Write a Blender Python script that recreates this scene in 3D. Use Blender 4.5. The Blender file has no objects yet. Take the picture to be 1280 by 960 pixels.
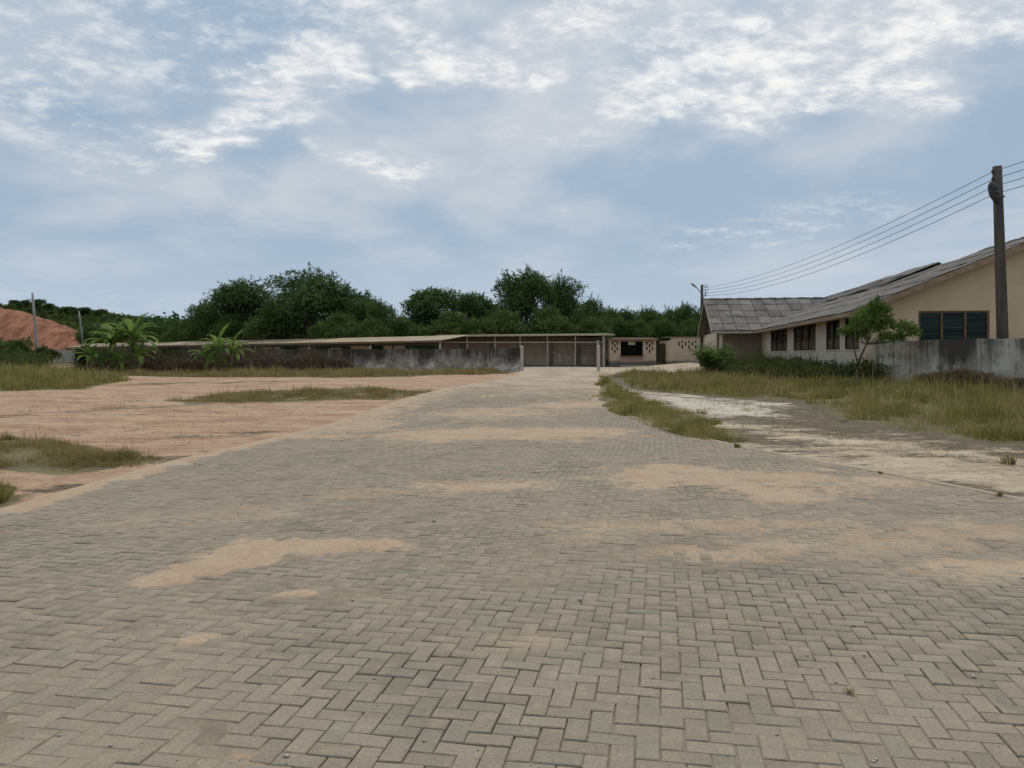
import bpy, math, random
import numpy as np
from mathutils import Vector, Matrix

S = bpy.context.scene
C = S.collection
random.seed(7)
R = math.radians

# ------------------------------------------------------------------ camera
F, HY, CAMH = 1000.0, 443.0, 1.6          # focal length and horizon row in photo pixels, eye height
cam_d = bpy.data.cameras.new('camera')
cam = bpy.data.objects.new('camera', cam_d)
C.objects.link(cam)
cam.location = (0, 0, CAMH)
cam.rotation_euler = (R(90), 0, 0)
cam_d.sensor_width = 36.0
cam_d.lens = 36.0 * F / 1280.0
cam_d.shift_y = -(480.0 - HY) / 1280.0
cam_d.clip_start = 0.05
cam_d.clip_end = 8000
S.camera = cam

# ------------------------------------------------------------------ light
SUN_EL, SUN_AZ = 60.0, 15.0              # degrees; azimuth clockwise from +Y
sd = bpy.data.lights.new('sun', 'SUN')
sd.energy = 1.9
sd.angle = R(25)
sd.color = (1.0, 0.92, 0.80)
sun = bpy.data.objects.new('sun', sd)
C.objects.link(sun)
to_sun = Vector((math.sin(R(SUN_AZ)) * math.cos(R(SUN_EL)), math.cos(R(SUN_AZ)) * math.cos(R(SUN_EL)), math.sin(R(SUN_EL))))
sun.rotation_euler = (-to_sun).to_track_quat('-Z', 'Y').to_euler()
sun.location = to_sun * 60

S.view_settings.view_transform = 'Standard'
S.view_settings.look = 'None'
S.view_settings.exposure = 0.26
S.view_settings.gamma = 1.0
S.cycles.max_bounces = 5
S.cycles.diffuse_bounces = 3

# ------------------------------------------------------------------ node helpers
def setin(nt, sock, v):
    if isinstance(v, bpy.types.NodeSocket):
        nt.links.new(v, sock)
    elif isinstance(v, (tuple, list)):
        sock.default_value = tuple(v) + ((1.0,) if len(v) == 3 and len(sock.default_value) == 4 else ())
    else:
        sock.default_value = v
def mth(nt, op, a, b=0.0, c=None, clamp=False):
    n = nt.nodes.new('ShaderNodeMath'); n.operation = op; n.use_clamp = clamp
    setin(nt, n.inputs[0], a); setin(nt, n.inputs[1], b)
    if c is not None: setin(nt, n.inputs[2], c)
    return n.outputs[0]
def vmul(nt, v, s):
    n = nt.nodes.new('ShaderNodeVectorMath'); n.operation = 'MULTIPLY'
    setin(nt, n.inputs[0], v); setin(nt, n.inputs[1], s)
    return n.outputs[0]
def noise(nt, vec, scale, detail=4.0, rough=0.55, dist=0.0):
    n = nt.nodes.new('ShaderNodeTexNoise')
    if vec is not None: nt.links.new(vec, n.inputs['Vector'])
    n.inputs['Scale'].default_value = scale; n.inputs['Detail'].default_value = detail
    n.inputs['Roughness'].default_value = rough; n.inputs['Distortion'].default_value = dist
    return n.outputs['Fac']
def mapr(nt, v, a, b, c=0.0, d=1.0):
    n = nt.nodes.new('ShaderNodeMapRange'); n.interpolation_type = 'SMOOTHSTEP'
    setin(nt, n.inputs[0], v); setin(nt, n.inputs[1], a); setin(nt, n.inputs[2], b)
    setin(nt, n.inputs[3], c); setin(nt, n.inputs[4], d)
    return n.outputs[0]
def mixc(nt, fac, a, b, blend='MIX'):
    n = nt.nodes.new('ShaderNodeMix'); n.data_type = 'RGBA'; n.blend_type = blend
    setin(nt, n.inputs[0], fac); setin(nt, n.inputs[6], a); setin(nt, n.inputs[7], b)
    return n.outputs[2]
def attr(nt, name):
    n = nt.nodes.new('ShaderNodeAttribute'); n.attribute_name = name
    return n.outputs['Fac']
def coords(nt, which='Object'):
    if which == 'World':
        return nt.nodes.new('ShaderNodeNewGeometry').outputs['Position']
    return nt.nodes.new('ShaderNodeTexCoord').outputs[which]
def sep(nt, v):
    n = nt.nodes.new('ShaderNodeSeparateXYZ'); nt.links.new(v, n.inputs[0]); return n.outputs
def rnd_island(nt):
    return nt.nodes.new('ShaderNodeNewGeometry').outputs['Random Per Island']
def rnd_obj(nt):
    return nt.nodes.new('ShaderNodeObjectInfo').outputs['Random']
def new_mat(name, rough=0.9):
    m = bpy.data.materials.new(name); m.use_nodes = True
    nt = m.node_tree; b = nt.nodes['Principled BSDF']
    b.inputs['Roughness'].default_value = rough
    b.inputs['Specular IOR Level'].default_value = 0.25
    return m, nt, b
def bump(nt, b, h, strength=0.3, dist=0.02):
    n = nt.nodes.new('ShaderNodeBump'); n.inputs['Strength'].default_value = strength; n.inputs['Distance'].default_value = dist
    nt.links.new(h, n.inputs['Height']); nt.links.new(n.outputs[0], b.inputs['Normal'])
def simple(name, c1, c2, scale=3.0, rough=0.85, bs=0.2, var=0.0, coord='Object', stretch=None, metal=0.0):
    m, nt, b = new_mat(name, rough)
    v = coords(nt, coord)
    if stretch: v = vmul(nt, v, stretch)
    f = noise(nt, v, scale, 6, 0.6)
    fr = mapr(nt, f, 0.3, 0.7)
    col = mixc(nt, fr, c1, c2)
    if var:
        k = mth(nt, 'ADD', mth(nt, 'MULTIPLY', rnd_obj(nt), 2 * var), 1 - var)
        n = nt.nodes.new('ShaderNodeHueSaturation'); nt.links.new(k, n.inputs['Value']); nt.links.new(col, n.inputs['Color']); col = n.outputs[0]
    nt.links.new(col, b.inputs['Base Color'])
    b.inputs['Metallic'].default_value = metal
    if bs: bump(nt, b, f, bs, 0.03)
    return m

# ------------------------------------------------------------------ sky
W = bpy.data.worlds.new('World'); S.world = W; W.use_nodes = True
wt = W.node_tree
bg = wt.nodes['Background']
sky = wt.nodes.new('ShaderNodeTexSky'); sky.sky_type = 'NISHITA'; sky.sun_disc = False
sky.sun_elevation = R(SUN_EL); sky.sun_rotation = R(SUN_AZ)
sky.air_density = 1.0; sky.dust_density = 2.5; sky.ozone_density = 1.5
d = wt.nodes.new('ShaderNodeTexCoord').outputs['Generated']
dx, dy, dz = sep(wt, d)
den = mth(wt, 'ADD', mth(wt, 'MAXIMUM', dz, 0.0), 0.22)
cmb = wt.nodes.new('ShaderNodeCombineXYZ')
wt.links.new(mth(wt, 'DIVIDE', dx, den), cmb.inputs[0]); wt.links.new(mth(wt, 'DIVIDE', dy, den), cmb.inputs[1])
cp = cmb.outputs[0]
def shift(v, o):
    n = wt.nodes.new('ShaderNodeVectorMath'); n.operation = 'ADD'; wt.links.new(v, n.inputs[0]); n.inputs[1].default_value = o; return n.outputs[0]
def skyp(px, py):                               # cloud-plane coordinates of a direction
    v = Vector(((px - 640) / F, 1.0, (HY - py) / F)).normalized()
    return v.x / (max(v.z, 0) + 0.22), v.y / (max(v.z, 0) + 0.22)
def bank(a, b, r, s_):
    """a drift of cloud between two directions of the sky: soft capsule in the cloud plane"""
    (ax, ay), (bx, by) = skyp(*a), skyp(*b)
    n = wt.nodes.new('ShaderNodeVectorMath'); n.operation = 'SUBTRACT'; wt.links.new(cpw, n.inputs[0]); n.inputs[1].default_value = (ax, ay, 0)
    ex, ey = bx - ax, by - ay; l2 = ex * ex + ey * ey + 1e-6
    dt = wt.nodes.new('ShaderNodeVectorMath'); dt.operation = 'DOT_PRODUCT'; wt.links.new(n.outputs[0], dt.inputs[0]); dt.inputs[1].default_value = (ex / l2, ey / l2, 0)
    t = mth(wt, 'MINIMUM', mth(wt, 'MAXIMUM', dt.outputs['Value'], 0.0), 1.0)
    sc_ = wt.nodes.new('ShaderNodeVectorMath'); sc_.operation = 'SCALE'; sc_.inputs[0].default_value = (ex, ey, 0); wt.links.new(t, sc_.inputs['Scale'])
    ds = wt.nodes.new('ShaderNodeVectorMath'); ds.operation = 'DISTANCE'; wt.links.new(n.outputs[0], ds.inputs[0]); wt.links.new(sc_.outputs[0], ds.inputs[1])
    return mapr(wt, ds.outputs['Value'], r, r * 0.1, 0.0, s_)
wn_ = wt.nodes.new('ShaderNodeTexNoise'); wt.links.new(cp, wn_.inputs['Vector']); wn_.inputs['Scale'].default_value = 3.0; wn_.inputs['Detail'].default_value = 3
wv = wt.nodes.new('ShaderNodeVectorMath'); wv.operation = 'MULTIPLY_ADD'; wt.links.new(wn_.outputs['Color'], wv.inputs[0]); wv.inputs[1].default_value = (0.5, 0.5, 0); 
wv2 = wt.nodes.new('ShaderNodeVectorMath'); wv2.operation = 'ADD'; wt.links.new(cp, wv2.inputs[0]); wv2.inputs[1].default_value = (-0.25, -0.25, 0); wt.links.new(wv2.outputs[0], wv.inputs[2])
cpw = wv.outputs[0]
# thick bright drifts in view, and scattered ones of the same kind all over the rest of the sky
banks = [bank(*q) for q in [((840, 90), (1290, 20), 0.26, 1.0), ((940, 130), (1120, 110), 0.22, 1.0), ((540, 75), (640, 90), 0.17, 1.0), ((250, 170), (420, 80), 0.20, 0.95), ((420, 185), (520, 215), 0.15, 0.75),
                            ((0, 90), (200, 40), 0.35, 0.55), ((730, 20), (900, -30), 0.25, 0.9), ((860, 300), (1080, 268), 0.30, 0.42), ((380, 10), (520, 30), 0.22, 0.7), ((0, 150), (150, 190), 0.3, 0.45), ((640, 160), (760, 150), 0.2, 0.4)]]
patch = banks[0]
for q in banks[1:]: patch = mth(wt, 'MAXIMUM', patch, q)
back = mapr(wt, dy, 0.35, 0.05)                    # behind and beside the camera the drifts are scattered by noise alone
loose = mapr(wt, noise(wt, shift(cp, (7.3, 4.4, 0.0)), 1.25, 3, 0.5, 0.2), 0.48, 0.68)
patch = mth(wt, 'MAXIMUM', patch, mth(wt, 'MULTIPLY', loose, mth(wt, 'ADD', mth(wt, 'MULTIPLY', back, 0.75), 0.25)))
puff = noise(wt, shift(vmul(wt, cp, (1.0, 1.25, 1)), (11.1, 8.2, 0.0)), 10.0, 8, 0.64, 0.15)
fine_ = noise(wt, shift(cp, (1.1, 5.2, 0.0)), 26.0, 5, 0.6, 0.2)
pf = mth(wt, 'ADD', mth(wt, 'MULTIPLY', puff, 0.72), mth(wt, 'MULTIPLY', fine_, 0.28))
wisp = mapr(wt, mth(wt, 'ADD', pf, mth(wt, 'MULTIPLY', patch, 0.13)), 0.50, 0.76)
bright = mth(wt, 'MULTIPLY', mapr(wt, patch, 0.0, 0.85), wisp)
veil = mapr(wt, mth(wt, 'ADD', noise(wt, shift(vmul(wt, cp, (1.0, 0.8, 1)), (3.7, 1.9, 0.0)), 1.5, 7, 0.58, 0.2), mth(wt, 'MULTIPLY', patch, 0.16)), 0.40, 0.70)
K = 10.0                                        # background strength 0.1
SK = lambda r, g, b: (r * K, g * K, b * K)
thin = mixc(wt, 0.93, sky.outputs[0], SK(0.285, 0.375, 0.48))
mid = mixc(wt, veil, thin, SK(0.475, 0.515, 0.57))
low = mixc(wt, mapr(wt, dz, 0.0, 0.20, 0.25, 1.0), SK(0.42, 0.50, 0.595), mid)
out = mixc(wt, mth(wt, 'MULTIPLY', bright, 0.82), low, SK(0.84, 0.825, 0.80))
wt.links.new(out, bg.inputs[0])
bg.inputs[1].default_value = 0.1

# ------------------------------------------------------------------ mesh helpers
def link(o, parent=None):
    C.objects.link(o)
    if parent is not None: o.parent = parent
    return o
def thing(name, label, cat, loc=(0, 0, 0), rz=0.0, group=None):
    o = bpy.data.objects.new(name, None); link(o)
    o.empty_display_size = 0.3
    o.location = loc; o.rotation_euler = (0, 0, rz)
    o['label'] = label; o['category'] = cat
    if group: o['group'] = group
    return o
def tag(o, label, cat, group=None):
    o['label'] = label; o['category'] = cat
    if group: o['group'] = group
    return o
def kind(o, k, label=None):
    o['kind'] = k
    if label: o['label'] = label
    return o
def np_mesh(name, V, Q=None, T=None, smooth=False, attrs=None):
    me = bpy.data.meshes.new(name)
    V = np.asarray(V, dtype=np.float32)
    loops, starts, tot = [], [], 0
    if Q is not None and len(Q):
        Q = np.asarray(Q, dtype=np.int32); loops.append(Q.ravel()); starts.append(np.arange(len(Q)) * 4); tot = len(Q) * 4
    if T is not None and len(T):
        T = np.asarray(T, dtype=np.int32); loops.append(T.ravel()); starts.append(np.arange(len(T)) * 3 + tot)
    L = np.concatenate(loops); st = np.concatenate(starts).astype(np.int32)
    me.vertices.add(len(V)); me.vertices.foreach_set('co', V.ravel())
    me.loops.add(len(L)); me.loops.foreach_set('vertex_index', L)
    me.polygons.add(len(st)); me.polygons.foreach_set('loop_start', st)
    if smooth: me.polygons.foreach_set('use_smooth', np.ones(len(st), dtype=bool))
    me.update(calc_edges=True)
    for k, a in (attrs or {}).items():
        at = me.attributes.new(k, 'FLOAT', 'POINT'); at.data.foreach_set('value', np.asarray(a, dtype=np.float32))
    return me
def obj(name, me, mat, parent=None, loc=None, rot=None):
    o = bpy.data.objects.new(name, me)
    if mat is not None and not me.materials: me.materials.append(mat)
    if loc is not None: o.location = loc
    if rot is not None: o.rotation_euler = rot
    return link(o, parent)
class MB:
    def __init__(s): s.v = []; s.f = []
    def add(s, vs, fs):
        k = len(s.v); s.v += [tuple(p) for p in vs]; s.f += [tuple(i + k for i in q) for q in fs]; return s
    def box(s, x0, x1, y0, y1, z0, z1):
        return s.add([(x0, y0, z0), (x1, y0, z0), (x1, y1, z0), (x0, y1, z0), (x0, y0, z1), (x1, y0, z1), (x1, y1, z1), (x0, y1, z1)],
                     [(0, 3, 2, 1), (4, 5, 6, 7), (0, 1, 5, 4), (1, 2, 6, 5), (2, 3, 7, 6), (3, 0, 4, 7)])
    def slab(s, a, b, c, d, t):          # four top corners in order, thickness t downwards
        n = (Vector(b) - Vector(a)).cross(Vector(d) - Vector(a)).normalized()
        if n.z < 0: n = -n
        lo = [Vector(p) - n * t for p in (a, b, c, d)]
        return s.add([a, b, c, d] + lo, [(0, 1, 2, 3), (7, 6, 5, 4), (0, 4, 5, 1), (1, 5, 6, 2), (2, 6, 7, 3), (3, 7, 4, 0)])
    def prism(s, pts, ext):              # polygon extruded by vector ext
        n = len(pts); e = Vector(ext)
        vs = [Vector(p) for p in pts] + [Vector(p) + e for p in pts]
        fs = [tuple(range(n)), tuple(range(2 * n - 1, n - 1, -1))] + [(i, (i + 1) % n, n + (i + 1) % n, n + i) for i in range(n)]
        return s.add(vs, fs)
    def tube(s, pts, rad, n=8, cap=True):
        pts = [Vector(p) for p in pts]
        if not isinstance(rad, (list, tuple)): rad = [rad] * len(pts)
        k0 = len(s.v)
        for i, p in enumerate(pts):
            t = (pts[min(i + 1, len(pts) - 1)] - pts[max(i - 1, 0)]).normalized()
            a = t.cross(Vector((0, 0, 1)) if abs(t.z) < 0.95 else Vector((1, 0, 0))).normalized(); b = t.cross(a)
            for j in range(n):
                w = 2 * math.pi * j / n
                s.v.append(tuple(p + (a * math.cos(w) + b * math.sin(w)) * rad[i]))
        for i in range(len(pts) - 1):
            for j in range(n):
                j2 = (j + 1) % n
                s.f.append((k0 + i * n + j, k0 + i * n + j2, k0 + (i + 1) * n + j2, k0 + (i + 1) * n + j))
        if cap:
            s.f.append(tuple(k0 + j for j in range(n))[::-1]); s.f.append(tuple(k0 + (len(pts) - 1) * n + j for j in range(n)))
        return s
    def mesh(s, name, smooth=False):
        me = bpy.data.meshes.new(name); me.from_pydata(s.v, [], s.f); me.update()
        import bmesh
        bm = bmesh.new(); bm.from_mesh(me); bmesh.ops.recalc_face_normals(bm, faces=bm.faces); bm.to_mesh(me); bm.free()
        if smooth:
            for p in me.polygons: p.use_smooth = True
        return me
    def build(s, name, mat, parent=None, loc=None, rot=None, smooth=False, bevel=0.0):
        o = obj(name, s.mesh(name, smooth), mat, parent, loc, rot)
        if bevel:
            m = o.modifiers.new('b', 'BEVEL'); m.width = bevel; m.segments = 2; m.limit_method = 'ANGLE'
        return o
def wall_boxes(mb, L0, L1, z0, z1, t0, t1, holes, axis='x'):
    """wall along local x (or y) with rectangular openings (a, b, c, d) = along0, along1, z0, z1"""
    def bx(a, b, c, d):
        if b - a < 1e-4 or d - c < 1e-4: return
        if axis == 'x': mb.box(a, b, t0, t1, c, d)
        else: mb.box(t0, t1, a, b, c, d)
    xs = sorted({L0, L1} | {h[0] for h in holes} | {h[1] for h in holes})
    for a, b in zip(xs[:-1], xs[1:]):
        cur = z0
        for h in sorted([h for h in holes if h[0] <= a + 1e-6 and h[1] >= b - 1e-6], key=lambda q: q[2]):
            bx(a, b, cur, h[2]); cur = h[3]
        bx(a, b, cur, z1)
    return mb

rng = np.random.default_rng(11)
def ss(a, b, x):
    t = np.clip((np.asarray(x, dtype=float) - a) / (b - a), 0, 1); return t * t * (3 - 2 * t)
def vnoise(x, y, seed=0):
    x = np.asarray(x, dtype=float); y = np.asarray(y, dtype=float)
    xi = np.floor(x).astype(np.int64); yi = np.floor(y).astype(np.int64)
    fx = x - xi; fy = y - yi; fx = fx * fx * (3 - 2 * fx); fy = fy * fy * (3 - 2 * fy)
    def h(a, b):
        n = (a * 374761393 + b * 668265263 + seed * 974711) & 0xffffffff
        n = ((n ^ (n >> 13)) * 1274126177) & 0xffffffff
        n = ((n ^ (n >> 16)) * 2246822519) & 0xffffffff
        return ((n ^ (n >> 15)) & 0xffff) / 65535.0
    return (h(xi, yi) * (1 - fx) + h(xi + 1, yi) * fx) * (1 - fy) + (h(xi, yi + 1) * (1 - fx) + h(xi + 1, yi + 1) * fx) * fy
def fbm(x, y, seed=0, oct=4):
    s = 0; a = 0.5; t = 0
    for o in range(oct):
        s = s + a * vnoise(np.asarray(x) * 2 ** o, np.asarray(y) * 2 ** o, seed + o * 17); t += a; a *= 0.5
    return s / t

# ------------------------------------------------------------------ the lie of the land
EL = np.array([(-14, -5.9), (6, -5.45), (8.25, -5.28), (11.9, -5.07), (17.4, -4.2), (28, -3.93), (35.6, -3.38), (45.7, -1.8), (59, 0), (73, 0.85), (110, 0.9)])
ER = np.array([(-14, 8.5), (6, 6.5), (8.94, 5.59), (10.9, 5.0), (13.9, 3.95), (16.8, 3.35), (22, 3.0), (28, 2.95), (43, 4.75), (60, 6.8), (73, 8.2), (110, 8.6)])
def road_l(Y): return np.interp(Y, EL[:, 0], EL[:, 1])
def road_r(Y): return np.interp(Y, ER[:, 0], ER[:, 1])
def base(X, Y):
    X = np.asarray(X, dtype=float); Y = np.asarray(Y, dtype=float)
    dr = X - road_r(Y)
    return 0.25 * ss(60, 92, Y) + 0.5 * ss(3, 13, dr) * ss(13, 34, Y)
def ground(X, Y):
    X = np.asarray(X, dtype=float); Y = np.asarray(Y, dtype=float)
    off = np.maximum(X - road_r(Y), road_l(Y) - X)
    z = base(X, Y) + (fbm(X * 0.35, Y * 0.35, 5) - 0.5) * 0.22 * ss(0.5, 5, off) + (fbm(X * 1.9, Y * 1.9, 9) - 0.5) * 0.05 * ss(0.05, 1.2, off)
    return z - 0.10 * (1 - ss(-0.55, -0.12, off)) - 0.006 - 0.03 * np.exp(-((X - road_r(Y) - 0.1) / 0.5) ** 2) * (Y < 16) * 0.35
def G(px, py):
    """the point of the ground seen at a photo pixel"""
    Y = 1600.0 / max(py - HY, 4)
    for _ in range(25):
        X = (px - 640) / F * Y
        Y = 0.5 * Y + 0.5 * (CAMH - float(base(X, Y))) * F / (py - HY)
    return ((px - 640) / F * Y, Y)
def P(px, py, Y): return ((px - 640) / F * Y, Y, CAMH - (py - HY) / F * Y)
def sdist(poly, X, Y):
    """signed distance to a polygon, positive inside"""
    X = np.asarray(X, dtype=float); Y = np.asarray(Y, dtype=float)
    dmin = np.full(X.shape, 1e9); ins = np.zeros(X.shape, dtype=bool)
    n = len(poly)
    for i in range(n):
        ax, ay = poly[i]; bx, by = poly[(i + 1) % n]
        ex, ey = bx - ax, by - ay
        t = np.clip(((X - ax) * ex + (Y - ay) * ey) / (ex * ex + ey * ey + 1e-9), 0, 1)
        dmin = np.minimum(dmin, np.hypot(X - ax - t * ex, Y - ay - t * ey))
        c = ((ay > Y) != (by > Y)) & (X < (bx - ax) * (Y - ay) / (by - ay + 1e-12) + ax)
        ins ^= c
    return np.where(ins, dmin, -dmin)
def capsule(a, b, r, X, Y):
    ex, ey = b[0] - a[0], b[1] - a[1]
    t = np.clip(((X - a[0]) * ex + (Y - a[1]) * ey) / (ex * ex + ey * ey + 1e-9), 0, 1)
    return 1 - np.hypot(X - a[0] - t * ex, Y - a[1] - t * ey) / r
def poly(*pts): return [G(*p) for p in pts]

Z_STRIP = poly((750, 469), (772, 479), (800, 499), (850, 509), (884, 526), (925, 543), (922, 556), (850, 547), (785, 532), (752, 517), (747, 492))
Z_FIELD = poly((766, 470), (800, 487), (900, 495), (1005, 500), (1026, 515), (1100, 533), (1200, 550), (1300, 562)) + [(14, 13), (27, 20), (21, 26), (17, 33), (14, 36), (16, 50), (15, 58), (12, 66), (10, 70)]
Z_PATCH = poly((-60, 545), (0, 549), (60, 551), (150, 563), (206, 574), (150, 584), (80, 598), (30, 592), (0, 590), (-60, 585))
Z_PATCH2 = poly((-60, 605), (0, 607), (20, 612), (14, 628), (-60, 640))
Z_MID = poly((212, 503), (300, 489), (480, 485), (545, 490), (480, 498), (350, 503), (230, 507))
Z_BACK = [(-40, 66), (-24, 56), (-14, 55), (-6, 58), (0.0, 66), (0.6, 72.5), (-40, 73)]
Z_FARL = [(-75, 95), (-46, 60), (-30, 38), (-21.5, 35), (-20, 38), (-24, 50), (-36, 66), (-60, 92)]
Z_TALL = [(14.6, 31.5), (16.6, 33.0), (15.0, 36.5), (16.5, 46), (18.5, 58), (14.5, 59.5), (13.5, 57), (13.2, 48), (12.6, 38)]
Z_DRY = [(-40, 75), (-38, 69), (-30, 67.5), (-15, 70.5), (-14.6, 74.2)]

# patches of sand blown over the paving: two ends, radius, strength
PATCH = []
def pt(a, b, r, s): PATCH.append((G(*a), G(*b), r, s))
pt((215, 722), (275, 700), 0.22, 1.0); pt((285, 698), (335, 684), 0.28, 1.05); pt((340, 684), (470, 682), 0.22, 0.95)
pt((830, 597), (1010, 598), 0.8, 1.0); pt((860, 588), (960, 612), 0.65, 0.9); pt((1000, 612), (1090, 600), 0.55, 0.75)
pt((560, 543), (700, 541), 1.4, 0.85); pt((540, 606), (650, 604), 0.5, 0.72); pt((430, 618), (520, 612), 0.4, 0.5)
pt((1190, 715), (1300, 712), 0.32, 0.68); pt((240, 800), (258, 795), 0.08, 0.8); pt((575, 806), (680, 800), 0.14, 0.62)
pt((350, 744), (385, 742), 0.08, 0.68); pt((900, 778), (935, 776), 0.09, 0.66); pt((1010, 812), (1030, 815), 0.06, 0.7)
pt((600, 520), (720, 505), 1.8, 0.7); pt((400, 545), (470, 530), 0.8, 0.6); pt((720, 660), (1050, 655), 0.45, 0.5)
pt((500, 880), (330, 940), 0.14, 0.5); pt((900, 690), (1280, 660), 0.5, 0.5); pt((80, 660), (330, 640), 0.5, 0.42)
def dustmap(X, Y):
    n = 0.7 * (fbm(X * 2.3, Y * 2.3, 31, 5) - 0.5) + 0.55 * (fbm(X * 8.5, Y * 5.5, 33, 4) - 0.5)
    m = np.zeros_like(X)
    for a, b, r, s in PATCH:
        m = np.maximum(m, s * ss(-1.0, 0.85, capsule(a, b, r, X, Y) + n * 2.0))
    far = 0.75 * ss(20, 40, Y + n * 30) + 0.25 * ss(44, 52, Y)
    edge = np.minimum(X - road_l(Y), road_r(Y) - X)
    el = X - road_l(Y)
    m = np.maximum(m, far * 0.95)
    m = np.maximum(m, 0.95 * (1 - ss(0.0, 0.55, el + n * 0.8)))
    m = np.maximum(m, 0.6 * (1 - ss(0.0, 0.35, edge + n * 0.6)))
    m = np.maximum(m, 0.95 * (1 - ss(0.0, 2.0, el + n * 3.2)) * ss(13.5, 19, Y))
    return np.clip(m, 0, 1)

def jointfill(X, Y):
    f = 0.42 + 0.62 * ss(0.38, 0.58, fbm(X * 0.6 + 3, Y * 0.6, 77, 3))
    crisp = np.maximum.reduce([ss(0, 0.7, capsule((-0.7, 4.3), (1.8, 5.3), 1.0, X, Y)), ss(0, 0.7, capsule((1.6, 4.6), (3.6, 5.0), 0.8, X, Y)), ss(0, 0.7, capsule((-0.8, 3.55), (0.9, 4.0), 0.5, X, Y))])
    soft = np.maximum(ss(0, 0.6, capsule((-3.5, 5.0), (-1.3, 5.0), 1.3, X, Y)), ss(0, 0.6, capsule((-5.0, 9.0), (5.0, 8.0), 2.0, X, Y)))
    return np.clip(np.maximum(f, soft) - crisp * (0.5 + 0.9 * fbm(X * 2, Y * 2, 13, 3)), 0, 1)
# ------------------------------------------------------------------ materials of the ground
def ground_mat():
    m, nt, b = new_mat('earth', 0.95)
    w = coords(nt, 'World'); x, y, z = sep(nt, w)
    n1 = noise(nt, w, 0.5, 8, 0.62); n2 = noise(nt, w, 7.0, 8, 0.7)
    st = mth(nt, 'ADD', mth(nt, 'MULTIPLY', noise(nt, vmul(nt, w, (0.5, 1.2, 1)), 0.8, 9, 0.72), 0.6), mth(nt, 'MULTIPLY', noise(nt, w, 4.5, 8, 0.75), 0.4))
    pink = mixc(nt, mapr(nt, st, 0.38, 0.60), (0.265, 0.158, 0.098), (0.455, 0.31, 0.203))
    pink = mixc(nt, mapr(nt, n1, 0.46, 0.7, 0, 0.55), pink, (0.46, 0.36, 0.265))
    tan = mixc(nt, mapr(nt, st, 0.38, 0.60), (0.30, 0.235, 0.165), (0.50, 0.415, 0.305))
    side = mapr(nt, mth(nt, 'ADD', attr(nt, 'right'), mth(nt, 'MULTIPLY', n1, 0.2)), 0.4, 0.8)
    col = mixc(nt, side, pink, tan)
    wh = mapr(nt, mth(nt, 'ADD', attr(nt, 'white'), mth(nt, 'SUBTRACT', noise(nt, vmul(nt, w, (0.7, 1.5, 1)), 1.4, 7, 0.68), 0.5)), 0.30, 0.85)
    col = mixc(nt, wh, col, (0.53, 0.475, 0.395))
    mn = mth(nt, 'ADD', mth(nt, 'MULTIPLY', noise(nt, vmul(nt, w, (0.5, 1.6, 1)), 1.3, 9, 0.72), 0.55), mth(nt, 'MULTIPLY', noise(nt, vmul(nt, w, (0.8, 1.6, 1)), 6.0, 8, 0.75), 0.45))
    ms = mth(nt, 'ADD', attr(nt, 'moss'), mth(nt, 'MULTIPLY', mth(nt, 'SUBTRACT', mn, 0.5), 5.5))
    mossc = mixc(nt, mapr(nt, n2, 0.35, 0.65), (0.062, 0.050, 0.032), (0.15, 0.118, 0.078))
    col = mixc(nt, mapr(nt, ms, 0.20, 0.62, 0, 0.95), col, mossc)
    gr = mth(nt, 'ADD', attr(nt, 'grass'), mth(nt, 'MULTIPLY', mth(nt, 'SUBTRACT', n2, 0.5), 1.0))
    soil = mixc(nt, mapr(nt, n1, 0.4, 0.6), (0.12, 0.10, 0.055), (0.17, 0.15, 0.075))
    col = mixc(nt, mapr(nt, gr, 0.3, 0.75), col, soil)
    spk = mapr(nt, noise(nt, w, 14, 5, 0.8), 0.62, 0.70, 0, 0.65)
    col = mixc(nt, spk, col, (0.13, 0.10, 0.07))
    fine = mixc(nt, mapr(nt, noise(nt, w, 30, 4, 0.7), 0.3, 0.7), (0.80, 0.80, 0.80), (1.12, 1.12, 1.12))
    col = mixc(nt, 1.0, col, fine, 'MULTIPLY')
    nt.links.new(col, b.inputs['Base Color'])
    bump(nt, b, mth(nt, 'ADD', n2, mth(nt, 'MULTIPLY', noise(nt, w, 45, 3, 0.6), 0.4)), 0.55, 0.06)
    return m
def sand_mat():
    m, nt, b = new_mat('joint sand', 0.97)
    w = coords(nt, 'World')
    dd = attr(nt, 'dust')
    n1 = noise(nt, w, 1.6, 8, 0.65); n2 = noise(nt, w, 26, 6, 0.7)
    patch_c = mixc(nt, mapr(nt, n1, 0.35, 0.65), (0.375, 0.27, 0.178), (0.40, 0.315, 0.225))
    farc = mixc(nt, mapr(nt, noise(nt, vmul(nt, w, (0.5, 0.25, 1)), 0.9, 7, 0.7), 0.36, 0.62), (0.29, 0.235, 0.175), (0.44, 0.36, 0.275))
    y = sep(nt, w)[1]
    patch_c = mixc(nt, mapr(nt, y, 24, 44), patch_c, farc)
    joint = mixc(nt, mapr(nt, n1, 0.35, 0.65), (0.20, 0.162, 0.12), (0.28, 0.23, 0.172))
    col = mixc(nt, mapr(nt, mth(nt, 'ADD', dd, mth(nt, 'MULTIPLY', mth(nt, 'SUBTRACT', n2, 0.5), 0.5)), 0.12, 0.7), joint, patch_c)
    col = mixc(nt, 1.0, col, mixc(nt, mapr(nt, n2, 0.3, 0.7), (0.82, 0.82, 0.82), (1.1, 1.1, 1.1)), 'MULTIPLY')
    nt.links.new(col, b.inputs['Base Color'])
    bump(nt, b, n2, 0.35, 0.01)
    return m
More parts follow.
